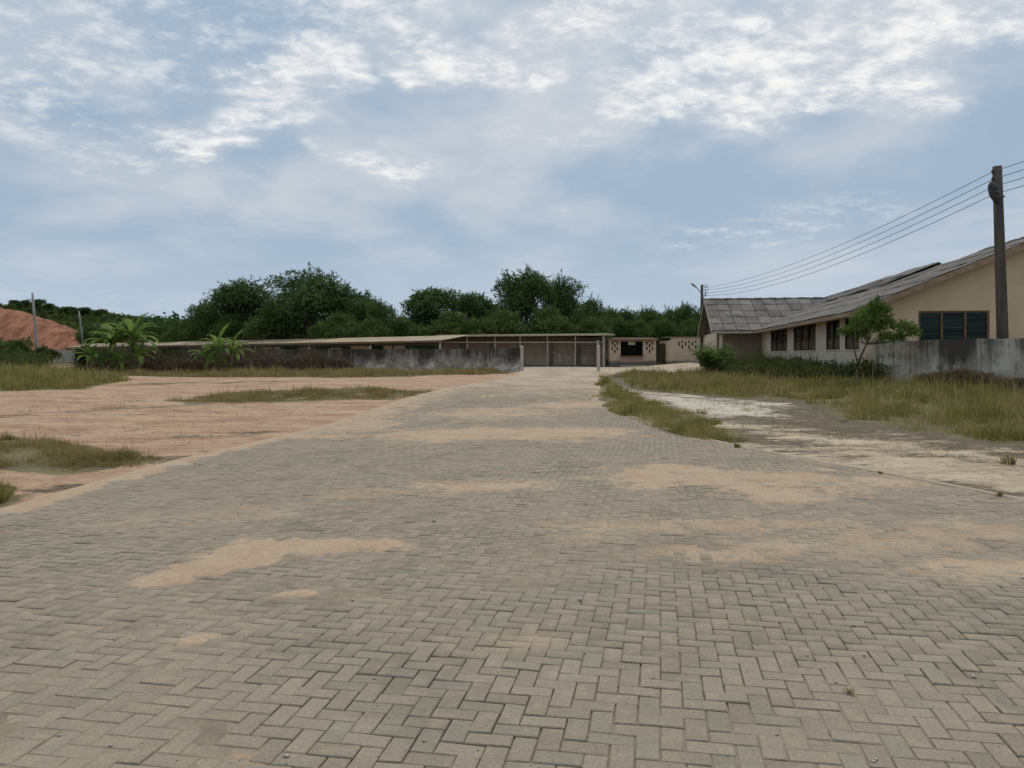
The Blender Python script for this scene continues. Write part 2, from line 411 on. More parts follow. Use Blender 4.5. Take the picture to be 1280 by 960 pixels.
def paver_mat():
    m, nt, b = new_mat('concrete paver', 0.88)
    w = coords(nt, 'World')
    r = mth(nt, 'FRACT', mth(nt, 'ADD', rnd_island(nt), mth(nt, 'MULTIPLY', rnd_obj(nt), 7.31)))
    r2 = mth(nt, 'FRACT', mth(nt, 'MULTIPLY', r, 17.7))
    base_c = mixc(nt, r, (0.208, 0.178, 0.136), (0.275, 0.237, 0.183))
    base_c = mixc(nt, mapr(nt, r2, 0.75, 1.0, 0, 0.6), base_c, (0.212, 0.204, 0.165))
    n1 = noise(nt, w, 0.8, 6, 0.6); n2 = noise(nt, w, 60, 6, 0.75); n3 = noise(nt, w, 7, 6, 0.65)
    # broad weathering: pale film and grey traffic wear
    col = mixc(nt, mapr(nt, n1, 0.35, 0.68, 0, 0.5), base_c, (0.285, 0.24, 0.183))
    col = mixc(nt, mapr(nt, noise(nt, vmul(nt, w, (0.5, 1.3, 1)), 1.5, 7, 0.65), 0.60, 0.78, 0, 0.5), col, (0.44, 0.41, 0.355))
    col = mixc(nt, mapr(nt, n3, 0.48, 0.72, 0, 0.5), col, (0.36, 0.295, 0.215))
    dd = mth(nt, 'ADD', attr(nt, 'dust'), mth(nt, 'MULTIPLY', mth(nt, 'SUBTRACT', noise(nt, w, 11, 6, 0.7), 0.5), 0.9))
    col = mixc(nt, mapr(nt, dd, 0.15, 0.95, 0, 0.85), col, mixc(nt, mapr(nt, n1, 0.4, 0.6), (0.375, 0.275, 0.185), (0.39, 0.315, 0.23)))
    # dark tyre-worn and damp stains, broad and irregular
    stn = noise(nt, vmul(nt, w, (1.0, 0.55, 1)), 0.9, 8, 0.68, 0.6)
    col = mixc(nt, mapr(nt, stn, 0.50, 0.68, 0, 0.5), col, (0.14, 0.122, 0.098))
    # pitted, speckled face
    col = mixc(nt, 1.0, col, mixc(nt, mapr(nt, n2, 0.32, 0.68), (0.80, 0.80, 0.80), (1.12, 1.12, 1.12)), 'MULTIPLY')
    col = mixc(nt, mapr(nt, noise(nt, w, 95, 2, 0.5), 0.68, 0.74, 0, 0.6), col, (0.09, 0.08, 0.065))
    nt.links.new(col, b.inputs['Base Color'])
    bump(nt, b, n2, 0.35, 0.006)
    return m
M_GROUND = ground_mat(); M_SAND = sand_mat(); M_PAVER = paver_mat()

def leaf_mat(name, cols, trans=0.3, rough=0.6):
    m = bpy.data.materials.new(name); m.use_nodes = True; nt = m.node_tree
    b = nt.nodes['Principled BSDF']; b.inputs['Roughness'].default_value = rough; b.inputs['Specular IOR Level'].default_value = 0.08
    r = rnd_island(nt)
    n = noise(nt, coords(nt, 'World'), 0.8, 6, 0.65)
    f = mth(nt, 'ADD', mth(nt, 'MULTIPLY', r, 0.55), mth(nt, 'MULTIPLY', mapr(nt, n, 0.36, 0.64), 0.45))
    cr = nt.nodes.new('ShaderNodeValToRGB')
    while len(cr.color_ramp.elements) < len(cols): cr.color_ramp.elements.new(0.5)
    for i, c in enumerate(cols):
        cr.color_ramp.elements[i].position = i / (len(cols) - 1); cr.color_ramp.elements[i].color = (*c, 1)
    nt.links.new(f, cr.inputs[0]); nt.links.new(cr.outputs[0], b.inputs['Base Color'])
    t = nt.nodes.new('ShaderNodeBsdfTranslucent'); nt.links.new(cr.outputs[0], t.inputs[0])
    mx = nt.nodes.new('ShaderNodeMixShader'); mx.inputs[0].default_value = trans
    nt.links.new(b.outputs[0], mx.inputs[1]); nt.links.new(t.outputs[0], mx.inputs[2])
    nt.links.new(mx.outputs[0], nt.nodes['Material Output'].inputs[0])
    return m
M_GRASS = leaf_mat('olive grass', [(0.09, 0.10, 0.026), (0.19, 0.187, 0.056), (0.32, 0.28, 0.095), (0.47, 0.37, 0.195)])
M_GRASSDRY = leaf_mat('drying grass', [(0.11, 0.108, 0.034), (0.225, 0.19, 0.07), (0.34, 0.27, 0.12), (0.46, 0.35, 0.20)])
M_WEED = leaf_mat('dark weeds', [(0.028, 0.042, 0.014), (0.055, 0.072, 0.022), (0.09, 0.108, 0.034), (0.14, 0.135, 0.055)])
M_DRY = leaf_mat('dead weeds', [(0.07, 0.055, 0.04), (0.125, 0.095, 0.068), (0.18, 0.135, 0.09), (0.13, 0.125, 0.06)], 0.15)
M_TREE1 = leaf_mat('dark tree leaves', [(0.02, 0.043, 0.014), (0.05, 0.094, 0.028), (0.092, 0.15, 0.046), (0.16, 0.215, 0.076)], 0.25)
M_TREE2 = leaf_mat('green tree leaves', [(0.028, 0.053, 0.014), (0.06, 0.102, 0.027), (0.097, 0.15, 0.041), (0.155, 0.21, 0.058)], 0.28)
M_SCRUB = leaf_mat('hill scrub leaves', [(0.03, 0.05, 0.014), (0.055, 0.08, 0.022), (0.085, 0.115, 0.032), (0.12, 0.15, 0.045)], 0.28)
M_TREE3 = leaf_mat('fresh leaves', [(0.04, 0.07, 0.015), (0.075, 0.125, 0.026), (0.12, 0.185, 0.04), (0.18, 0.24, 0.06)], 0.35)
M_BANANA = leaf_mat('banana leaves', [(0.07, 0.12, 0.025), (0.12, 0.19, 0.04), (0.17, 0.25, 0.06), (0.24, 0.31, 0.09)], 0.5, 0.45)
M_BARK = simple('bark', (0.07, 0.055, 0.04), (0.15, 0.125, 0.095), 9, 0.95, 0.5, stretch=(1, 1, 0.25))

# ------------------------------------------------------------------ ground sheet
def axis(parts):
    out = []
    for a, b, st in parts:
        n = max(1, int(round((b - a) / st))); out += list(np.linspace(a, b, n, endpoint=False))
    out.append(parts[-1][1]); return np.array(out)
def grid(xs, ys):
    X, Y = np.meshgrid(xs, ys)
    nx, ny = len(xs), len(ys)
    i = np.arange(nx * ny).reshape(ny, nx)
    Q = np.stack([i[:-1, :-1], i[:-1, 1:], i[1:, 1:], i[1:, :-1]], -1).reshape(-1, 4)
    return X.ravel(), Y.ravel(), Q
gx = axis([(-4000, -400, 400), (-400, -80, 20), (-80, -30, 1.2), (-30, -12, 0.3), (-12, 14, 0.15), (14, 30, 0.3), (30, 80, 1.5), (80, 400, 20), (400, 4000, 400)])
gy = axis([(-400, -20, 40), (-20, 6, 1), (6, 22, 0.15), (22, 50, 0.3), (50, 110, 0.8), (110, 300, 8), (300, 6000, 500)])
X, Y, Q = grid(gx, gy)
zz = ground(X, Y)
gz = np.maximum.reduce([ss(-0.15, 0.25, sdist(p, X, Y) + (fbm(X * 1.3, Y * 1.3, 3) - 0.5) * 0.9) for p in (Z_STRIP, Z_FIELD, Z_PATCH, Z_PATCH2, Z_MID, Z_BACK, Z_FARL, Z_DRY)])
gz = np.maximum(gz, ss(93, 100, Y))
gz = np.maximum(gz, ss(17, 22, X) * ss(5, 12, Y))
rgt = (X > (road_l(Y) + road_r(Y)) / 2).astype(float)
ZW = poly((780, 489), (900, 495), (1000, 501), (1022, 512), (1000, 522), (940, 530), (880, 520), (800, 498))
white = ss(-0.8, 1.2, sdist(ZW, X, Y))
fd = sdist(Z_FIELD, X, Y)
moss = 0.95 * np.exp(-((fd + 0.15) / 0.55) ** 2) * ss(-9, -2, -Y + 7 + 0 * X)  # bare dark fringe of the grass
moss = 1.1 * np.exp(-((fd + 0.1) / 0.5) ** 2) * (X > 3)
for a, b, r, s in [((800, 492), (930, 500), 0.8, 0.55), ((960, 508), (1020, 520), 1.0, 0.6), ((1100, 565), (1280, 580), 0.5, 0.45), ((950, 560), (1060, 570), 0.5, 0.45), ((1000, 540), (1250, 556), 0.9, 0.7), ((230, 545), (330, 540), 0.6, 0.35), ((20, 520), (120, 515), 0.9, 0.35), ((930, 522), (1060, 536), 1.3, 1.0), ((880, 500), (960, 505), 0.9, 0.5), ((1000, 512), (1040, 530), 1.2, 0.9), ((930, 548), (1000, 556), 0.9, 0.75),
                   ((1140, 600), (1270, 616), 0.45, 0.75), ((1010, 575), (1100, 592), 0.25, 0.4), ((1050, 555), (1110, 560), 0.35, 0.5), ((905, 538), (935, 548), 0.8, 0.9),
                   ((1180, 556), (1290, 570), 0.6, 0.8), ((140, 511), (185, 511), 0.9, 0.7), ((70, 482), (380, 477), 1.2, 0.75), ((120, 580), (200, 578), 0.35, 0.7), ((60, 612), (100, 606), 0.25, 0.7),
                   ((370, 500), (480, 499), 0.8, 0.6), ((150, 570), (206, 574), 0.5, 0.7), ((790, 494), (860, 516), 0.7, 0.45), ((690, 467), (745, 467), 3.0, 0.6)]:
    moss = np.maximum(moss, 0.92 * s * ss(-0.5, 1.0, capsule(G(*a), G(*b), r, X, Y)))
# a shallow lip where sand has washed against the kerbs
me = np_mesh('ground', np.stack([X, Y, zz], 1), Q, smooth=True, attrs={'grass': gz, 'right': rgt, 'white': white, 'moss': moss})
kind(obj('ground', me, M_GROUND), 'structure', 'bare sandy ground with worn earth and mossy streaks')

# ------------------------------------------------------------------ paved road: sand bed, pavers, kerbs
ny_ = [1.6]
while ny_[-1] < 94:
    ny_.append(ny_[-1] + max(0.028, 0.0042 * ny_[-1]))
ys = np.array([-8, -4, -1] + ny_)
us = np.linspace(0, 1, 261)
U, Y = np.meshgrid(us, ys)
X = road_l(Y) + U * (road_r(Y) - road_l(Y))
i = np.arange(X.size).reshape(X.shape)
Q = np.stack([i[:-1, :-1], i[:-1, 1:], i[1:, 1:], i[1:, :-1]], -1).reshape(-1, 4)
X = X.ravel(); Y = Y.ravel()
dm = dustmap(X, Y)
fill = jointfill(X, Y)                                              # how full the joints are
bz = -0.015 + 0.0122 * fill + np.where(dm > 0.55, (dm - 0.55) * 0.020, 0) + np.where(dm > 0.25, 0.0045, 0) * ss(0.25, 0.6, dm) + (fbm(X * 7, Y * 7, 41, 4) - 0.5) * (0.005 + 0.013 * ss(0.2, 0.6, dm))
bz = np.maximum(bz, np.where(Y > 50, 0.006, -1))
me = np_mesh('paved_road', np.stack([X, Y, base(X, Y) + bz], 1), Q, smooth=True, attrs={'dust': dm})
road = kind(obj('paved_road', me, M_SAND), 'structure', 'driveway of grey herringbone concrete pavers with drifts of tan sand')

def paver_mesh(name, jit):
    hx, hy, c, t = 0.0972, 0.0472, 0.0042, 0.06
    pr = random.Random(jit)
    j = lambda: pr.uniform(-0.0012, 0.0012)
    top = [(sx * (hx - c) + j(), sy * (hy - c) + j(), 0.0) for sx, sy in ((-1, -1), (1, -1), (1, 1), (-1, 1))]
    mid = [(sx * hx + j(), sy * hy + j(), -c) for sx, sy in ((-1, -1), (1, -1), (1, 1), (-1, 1))]
    low = [(p[0], p[1], -t) for p in mid]
    fs = [(0, 1, 2, 3)] + [(4 + k, 4 + (k + 1) % 4, (k + 1) % 4, k) for k in range(4)] + [(8 + k, 8 + (k + 1) % 4, 4 + (k + 1) % 4, 4 + k) for k in range(4)]
    return top + mid + low, fs
PV = [paver_mesh('paver', k) for k in range(6)]
PROT = R(-10.5)
cR, sR = math.cos(PROT), math.sin(PROT)
Icell, Jcell = np.meshgrid(np.arange(-190, 160), np.arange(-130, 540))
Icell = Icell.ravel(); Jcell = Jcell.ravel()
mod = (Icell - Jcell) % 4
hor = mod == 0; ver = mod == 3
lx = np.concatenate([(Icell[hor] + 1.0) * 0.1, (Icell[ver] + 0.5) * 0.1])
ly = np.concatenate([(Jcell[hor] + 0.5) * 0.1, (Jcell[ver] + 1.0) * 0.1])
ori = np.concatenate([np.zeros(hor.sum()), np.ones(ver.sum())])
wx = lx * cR - ly * sR; wy = lx * sR + ly * cR
keep = (wy > 1.5) & (wy < 52) & (wx > road_l(wy) + 0.10) & (wx < road_r(wy) - 0.10)
wx, wy, ori = wx[keep], wy[keep], ori[keep]
# gentle settling: whole areas rise and sink a little, single pavers rock
settle = (fbm(wx * 0.8, wy * 0.8, 61, 3) - 0.5) * 0.012
pz = base(wx, wy) + np.clip(settle, -0.006, 0.006) * 0.5 + rng.normal(0, 0.0020, len(wx))
tx = rng.normal(0, 0.011, len(wx)); ty = rng.normal(0, 0.011, len(wx))
ang = PROT + ori * math.pi / 2 + rng.normal(0, 0.008, len(wx))
ox = rng.normal(0, 0.0013, len(wx)); oy = rng.normal(0, 0.0013, len(wx))
inview = (np.abs(wx) < 0.64 * wy + 0.1) & (wy > 3.02)
idx = np.where(inview)[0]
near = idx[np.argsort(wy[idx])][:300]
isnear = np.zeros(len(wx), dtype=bool); isnear[near] = True
pmesh = []
for k in range(18):                          # six shapes, each in three states of dustiness
    me = bpy.data.meshes.new('paver'); me.from_pydata(PV[k % 6][0], [], PV[k % 6][1]); me.update(); me.materials.append(M_PAVER)
    at = me.attributes.new('dust', 'FLOAT', 'POINT'); at.data.foreach_set('value', np.full(12, (0.0, 0.16, 0.3)[k // 6], dtype=np.float32)); pmesh.append(me)
for q in near:
    lv = int(np.clip(jointfill(wx[q:q + 1], wy[q:q + 1])[0] * 2.6, 0, 2))
    o = bpy.data.objects.new('paver', pmesh[int(rng.integers(6)) + 6 * lv])
    o.location = (wx[q] + ox[q], wy[q] + oy[q], pz[q]); o.rotation_euler = (tx[q], ty[q], ang[q])
    link(o, road)
rest = np.where(~isnear)[0]
pv = np.array([p[0] for p in PV])                     # 6 x 12 x 3
pick = rng.integers(0, 6, len(rest))
V = pv[pick]                                          # n x 12 x 3
ca, sa = np.cos(ang[rest])[:, None], np.sin(ang[rest])[:, None]
x = V[..., 0]; y = V[..., 1]; z = V[..., 2] - y * 0 + x * ty[rest][:, None] * -1 + y * tx[rest][:, None]
VV = np.stack([x * ca - y * sa + (wx + ox)[rest][:, None], x * sa + y * ca + (wy + oy)[rest][:, None], z + pz[rest][:, None]], -1)
fq = np.array(PV[0][1])
Q = (fq[None] + (np.arange(len(rest)) * 12)[:, None, None]).reshape(-1, 4)
VV = VV.reshape(-1, 3)
dd = np.repeat(dustmap(wx[rest], wy[rest]), 12)
dd = np.maximum(dustmap(VV[:, 0], VV[:, 1]), np.repeat(jointfill(wx[rest], wy[rest]) * 0.3, 12))
me = np_mesh('pavers', VV, Q, attrs={'dust': dd})
kind(obj('pavers', me, M_PAVER, road), 'stuff')

M_KERB = simple('kerb concrete', (0.27, 0.23, 0.175), (0.37, 0.31, 0.235), 2, 0.92, 0.4, coord='World')
M_KERBS = simple('sandy kerb', (0.33, 0.245, 0.17), (0.42, 0.32, 0.225), 2.5, 0.95, 0.4, coord='World')
def kerb(edge, sgn, y0, y1, sink=0.0):
    V, Qs = [], []
    yy = np.arange(y0, y1, 0.5)
    prof = [(-0.07, -0.12), (-0.065, 0.012), (-0.05, 0.022), (0.05, 0.022), (0.065, 0.012), (0.07, -0.12)]
    for a in yy:
        xc = float(np.interp(a, edge[:, 0], edge[:, 1])); h = float((fbm(a * 0.4, 3.3 * sgn, 8) - 0.5) * 0.03)
        for dx_, dz_ in prof: V.append((xc + dx_, a, float(base(xc, a)) + dz_ + h - sink))
    n = len(prof)
    for k in range(len(yy) - 1):
        for j in range(n - 1): Qs.append((k * n + j, k * n + j + 1, (k + 1) * n + j + 1, (k + 1) * n + j))
    return np_mesh('kerb', np.array(V), np.array(Qs))
kind(obj('kerb', kerb(ER, 1, 1, 30, 0.012), M_KERB), 'structure', 'low flush concrete kerb edging the right side of the paving')
kind(obj('kerb', kerb(EL, -1, 1, 24, 0.018), M_KERBS), 'structure', 'low sand-covered concrete kerb edging the left side of the paving')

# ------------------------------------------------------------------ grasses and weeds
def blades(name, label, polygon, n, h, wd, mat, lean=0.35, ragged=0.9, dens=0.35, seed=1, clump=0.8, parent=None, ymax=None, hs=0.35):
    r = np.random.default_rng(seed)
    pg = np.array(polygon); lo = pg.min(0); hi = pg.max(0)
    xs, ys = [], []; got = 0
    for _ in range(60):
        X = r.uniform(lo[0], hi[0], n * 2); Y = r.uniform(lo[1], hi[1], n * 2)
        sdv = sdist(polygon, X, Y) + (fbm(X * clump, Y * clump, seed, 3) - 0.55) * ragged
        den_ = fbm(X * clump * 2.2, Y * clump * 2.2, seed + 5, 3)
        vis = np.clip(18.0 / Y, 0.25, 1.0)
        ok = (sdv > 0) & (r.uniform(0, 1, len(X)) < np.clip((den_ - dens) * 3.2, 0.03, 1) * vis)
        ok &= ~((X > road_l(Y) + 0.1) & (X < road_r(Y) - 0.25) & (Y < 60))
        xs.append(X[ok]); ys.append(Y[ok]); got += ok.sum()
        if got >= n: break
    X = np.concatenate(xs)[:n]; Y = np.concatenate(ys)[:n]; m = len(X)
    e = ss(-0.1, 1.0, sdist(polygon, X, Y) + (fbm(X * clump, Y * clump, seed, 3) - 0.55) * ragged)
    H = h * (0.45 + 0.55 * e) * np.clip(r.lognormal(0, hs, m), 0.35, 2.4) * (0.28 + 2.2 * fbm(X * clump * 1.7, Y * clump * 1.7, seed + 9, 3) ** 1.8)
    w = wd * np.clip(Y / 16.0, 0.8, 4.0) * r.uniform(0.6, 1.3, m)
    a = r.uniform(0, 2 * math.pi, m); l = np.abs(r.normal(0, lean, m)) * H
    bz = ground(X, Y) - 0.02
    dx_, dy_ = np.cos(a) * l, np.sin(a) * l
    s = r.uniform(0, 2 * math.pi, m); sx, sy = np.cos(s) * w / 2, np.sin(s) * w / 2
    z0 = np.zeros(m)
    v0 = np.stack([X - sx, Y - sy, bz], 1); v1 = np.stack([X + sx, Y + sy, bz], 1)
    mx, my, mz = X + dx_ * 0.35, Y + dy_ * 0.35, bz + H * 0.6
    v2 = np.stack([mx + sx * 0.8, my + sy * 0.8, mz], 1); v3 = np.stack([mx - sx * 0.8, my - sy * 0.8, mz], 1)
    v4 = np.stack([X + dx_, Y + dy_, bz + H * (1 - 0.25 * np.clip(l / H, 0, 1))], 1)
    V = np.stack([v0, v1, v2, v3, v4], 1).reshape(-1, 3)
    k = np.arange(m) * 5
    o = obj(name, np_mesh(name, V, np.stack([k, k + 1, k + 2, k + 3], 1), np.stack([k + 3, k + 2, k + 4], 1)), mat, parent)
    return kind(o, 'stuff', label)
blades('grass', 'wild olive grass over the field below the long gabled building', Z_FIELD, 72000, 0.25, 0.010, M_GRASS, 0.65, 2.6, 0.42, 3, 0.7)
blades('grass', 'straw-tipped stalks standing above the right field grass', Z_FIELD, 13000, 0.40, 0.007, M_GRASSDRY, 0.35, 1.0, 0.42, 5, 0.5)
blades('grass', 'strip of rough grass along the right edge of the paving', Z_STRIP, 19000, 0.21, 0.009, M_GRASS, 0.65, 2.1, 0.42, 7, 0.8)
blades('grass', 'rough grass patch beside the paving at the left front', Z_PATCH, 15000, 0.14, 0.007, M_GRASSDRY, 0.7, 1.3, 0.43, 9, 1.5)
blades('grass', 'green grass tufts at the far left front corner', Z_PATCH2, 4000, 0.20, 0.007, M_GRASS, 0.5, 0.5, 0.30, 11, 1.5)
blades('grass', 'thin dry grass island in the middle of the pink sand', Z_MID, 12000, 0.18, 0.008, M_GRASSDRY, 0.6, 2.8, 0.42, 13, 0.7)
blades('grass', 'grass verge at the foot of the stained boundary wall', Z_BACK, 26000, 0.30, 0.010, M_GRASSDRY, 0.5, 3.0, 0.30, 15, 0.3)
blades('grass', 'tall green grass at the far left of the sand yard', Z_FARL, 32000, 0.48, 0.011, M_GRASS, 0.5, 2.6, 0.25, 17, 0.25)
blades('weeds', 'tall dark weeds growing against the building wall', Z_TALL, 26000, 0.55, 0.015, M_WEED, 0.45, 0.8, 0.22, 19, 0.7)
blades('weeds', 'brown dead weeds standing in front of the left boundary wall', Z_DRY, 30000, 1.35, 0.010, M_DRY, 0.22, 0.8, 0.12, 21, 0.35, hs=0.25)

def leaf_cloud(P0, D0, length, width, r, curl=0.3, N0=None):
    """leaf-shaped quads: points P0, growth directions D0"""
    n = len(P0)
    D = D0 / (np.linalg.norm(D0, axis=1)[:, None] + 1e-9)
    q = r.normal(0, 1, (n, 3)) if N0 is None else N0; Sd = np.cross(D, q); Sd /= (np.linalg.norm(Sd, axis=1)[:, None] + 1e-9)
    L = length * r.uniform(0.6, 1.35, n)[:, None]; Wd = width * r.uniform(0.6, 1.3, n)[:, None]
    Nn = np.cross(D, Sd)
    a = P0; m_ = P0 + D * L * 0.5 + Nn * L * 0.08; t = P0 + D * L - np.array([0, 0, 1]) * L * curl * 0.5
    V = np.stack([a, m_ + Sd * Wd / 2, t, m_ - Sd * Wd / 2], 1).reshape(-1, 3)
    k = np.arange(n) * 4
    return V, np.stack([k, k + 1, k + 2, k + 3], 1)

def crown_leaves(blobs, per, length, width, seed, shoots=0, up=0.25):
    r = np.random.default_rng(seed); Ps, Ds, Ns = [], [], []
    vol = np.array([b[3] ** 2 for b in blobs]); vol = vol / vol.sum()
    for (cx, cy, cz, rad), share in zip(blobs, vol):
        n = int(per * share)
        d_ = r.normal(0, 1, (n, 3)); d_ /= np.linalg.norm(d_, axis=1)[:, None]
        d_[:, 2] = np.where(d_[:, 2] < -0.3, -d_[:, 2], d_[:, 2])
        lump = 0.58 + 0.70 * fbm(d_[:, 0] * 2.2 + cx, d_[:, 1] * 2.2 + d_[:, 2] * 1.7 + cy, seed, 3)
        rr = rad * lump * np.clip(r.normal(0.92, 0.16, n), 0.3, 1.2)
        Ps.append(np.array([cx, cy, cz]) + d_ * rr[:, None] * np.array([1, 1, 0.82]))
        Ds.append(d_ * 0.5 + r.normal(0, 0.8, (n, 3)) + np.array([0, 0, up])); Ns.append(d_ + r.normal(0, 0.45, (n, 3)) + np.array([0, 0, 0.35]))
    for _ in range(shoots):
        b = blobs[int(r.integers(len(blobs)))]
        d_ = r.normal(0, 1, 3); d_[2] = abs(d_[2]) * 0.8 + 0.15; d_ /= np.linalg.norm(d_)
        p0 = np.array(b[:3]) + d_ * b[3] * 0.8; L = b[3] * r.uniform(0.35, 0.75)
        k = 16; t = np.linspace(0, 1, k)[:, None]
        pp = p0 + d_ * L * t + np.array([0, 0, -0.25]) * L * t * t
        Ps.append(pp); Ds.append(d_ * 0.9 + r.normal(0, 0.7, (k, 3))); Ns.append(r.normal(0, 1, (k, 3)) + np.array([0, 0, 0.5]))
    return leaf_cloud(np.concatenate(Ps), np.concatenate(Ds), length, width, r, 0.3, np.concatenate(Ns))
def make_tree(name, seed, H, Wd, nb, per, ll, lw, mat, shoots, low=0.16, trunk=0.035):
    r = random.Random(seed)
    t = bpy.data.objects.new(name, None); link(t)
    blobs = []
    for k in range(nb):
        a = k * 2.399 + r.uniform(-0.4, 0.4); f = (k + 0.5) / nb
        rad = Wd * r.uniform(0.15, 0.235)
        zc = H * (low + 0.12 + (0.86 - low - 0.16) * r.random() ** 0.8)
        lim = Wd / 2 * math.sqrt(max(0.06, 1 - ((zc / H - 0.45) / 0.52) ** 2)) - rad * 0.75
        rr = max(0.0, lim) * math.sqrt(f)
        blobs.append((rr * math.cos(a), rr * math.sin(a), zc, rad))
    blobs.append((r.uniform(-.08, .08) * Wd, 0, H * 0.87, Wd * 0.15)); blobs.append((r.uniform(-.15, .15) * Wd, 0.1, H * 0.6, Wd * 0.25))
    tb = MB()
    top = Vector((r.uniform(-.03, .03) * Wd, 0, H * 0.5))
    tb.tube([(0, 0, -0.4), (0.02 * H, 0, H * 0.15), (0, 0.01 * H, H * 0.32), top], [H * trunk, H * trunk * 0.75, H * trunk * 0.55, H * trunk * 0.35], 9)
    for b in blobs:
        s = Vector((0, 0, H * r.uniform(0.18, 0.42))); e = Vector(b[:3]); m_ = s.lerp(e, 0.5) + Vector((0, 0, -0.04 * H))
        tb.tube([s, m_, e, e + (e - s) * 0.18], [H * trunk * 0.38, H * trunk * 0.24, H * trunk * 0.12, 0.01], 5, False)
    tb.build('trunk', M_BARK, t, smooth=True)
    V, Q = crown_leaves(blobs, per, ll, lw, seed, shoots)
    obj('crown', np_mesh('crown', V, Q), mat, t)
    return t
def copy_tree(src, loc, rz, sc, parent=None):
    c = src.copy(); C.objects.link(c); c.location = loc; c.rotation_euler = (0, 0, rz); c.scale = sc
    for ch in src.children:
        k = ch.copy(); C.objects.link(k); k.parent = c
    return c

PROTO = {
    'feather': make_tree('tree', 21, 12, 11, 17, 15000, 0.55, 0.13, M_TREE1, 170),
    'feather2': make_tree('tree', 34, 12, 12, 19, 15000, 0.5, 0.14, M_TREE1, 150),
    'round': make_tree('tree', 47, 12, 12, 15, 14000, 0.40, 0.26, M_TREE1, 20),
    'bushy': make_tree('tree', 52, 12, 14, 15, 13000, 0.42, 0.24, M_TREE2, 40, 0.05),
    'light': make_tree('tree', 63, 12, 13, 14, 12000, 0.45, 0.2, M_TREE2, 70, 0.05),
}
used = {k: False for k in PROTO}
def tree(kindn, px, top, wpx, Y, label, group='trees behind the long roofs'):
    src = PROTO[kindn]
    z0 = float(base(0, Y)); X0 = (px - 640) / F * Y
    H = CAMH + (HY - top) / F * Y - z0; Wp = wpx / F * Y
    nat = {'feather': 11, 'feather2': 12, 'round': 12, 'bushy': 14, 'light': 13}[kindn]
    sc = (Wp / nat * 1.02, Wp / nat * 1.02, H / 12.0)
    rz = random.uniform(0, 6.28)
    if not used[kindn]:
        t = src; used[kindn] = True
        t.location = (X0, Y, z0); t.rotation_euler = (0, 0, rz); t.scale = sc
    else:
        t = copy_tree(src, (X0, Y, z0), rz, sc)
    t['label'] = label; t['category'] = 'tree'; t['group'] = group
    return t
T = [
 ('feather', 305, 350, 112, 118, 'dark feathery tree with a spiky top at the left of the tall tree group'),
 ('light', 258, 378, 60, 122, 'small green tree at the left end of the tall tree group'),
 ('feather2', 385, 336, 130, 108, 'tallest broad dark tree above the long tan roof'),
 ('feather', 438, 360, 88, 107, 'dark tree leaning against the right of the broadest tree'),
 ('light', 474, 378, 56, 104, 'pale green low tree before the dip in the tree line'),
 ('round', 538, 360, 92, 108, 'round-headed dark tree to the right of the dip in the tree line'),
 ('round', 598, 366, 76, 111, 'low round dark tree between two rounder crowns above the garage roof'),
 ('feather', 655, 336, 86, 106, 'tall feathery dark tree above the roller shutters'),
 ('feather2', 703, 344, 70, 109, 'dark tree joined to the right of the tall one above the shutters'),
 ('bushy', 736, 374, 60, 104, 'low tree sloping down at the right end of the dark tree line'),
]
ORD = ('leftmost', 'second from left', 'third from left', 'fourth from left', 'fifth from left', 'sixth from left', 'seventh from left', 'rightmost')
for a in T: tree(*a)
for k, (px, top, w, Y) in enumerate([(228, 402, 44, 124), (345, 384, 80, 108), (420, 392, 80, 101), (505, 396, 70, 100), (565, 390, 80, 100), (625, 388, 80, 99), (685, 384, 80, 100), (742, 396, 56, 99), (290, 392, 70, 114), (460, 398, 60, 98), (595, 398, 60, 97)]):
    tree('bushy', px, top, w, Y, ('low bushy green tree ' + ('right beside the feathery tree left of the smaller banana plant', 'under the left side of the broadest dark tree', 'under the right side of the broadest dark tree', 'just right of the dip in the tree line', 'between the two round dark crowns', 'left of the tall tree above the shutters', 'under the two joined feathery crowns above the shutters', 'at the right end of the dark tree line', 'in front of the spiky-topped feathery tree', 'right at the dip in the tree line', 'over the end of the tan roof, lowest there')[k]), 'low trees along the foot of the tree line')
for k, (px, top, w, Y) in enumerate([(762, 386, 44, 126), (786, 388, 48, 128), (812, 386, 44, 124), (836, 387, 44, 130), (858, 381, 44, 122), (880, 379, 44, 120), (905, 380, 50, 121), (930, 384, 50, 128), (773, 398, 44, 112), (800, 400, 50, 112), (830, 400, 50, 113), (862, 398, 50, 112)]):
    tree(('light', 'bushy')[k % 2], px, top, w, Y, ORD[k % 8] + (' of the taller light green trees behind the small pale buildings' if k < 8 else ' of the four lower light green trees just behind the small pale buildings'), 'trees behind the small pale buildings')
for k, (px, top, w, Y) in enumerate([(120, 404, 50, 150), (152, 406, 50, 146), (182, 405, 40, 140), (205, 406, 44, 132), (216, 410, 40, 118), (232, 412, 40, 118)]):
    tree(('bushy', 'light')[k % 2], px, top, w, Y, ORD[k] + ' of the distant low trees behind the banana plants', 'distant trees behind the banana plants')

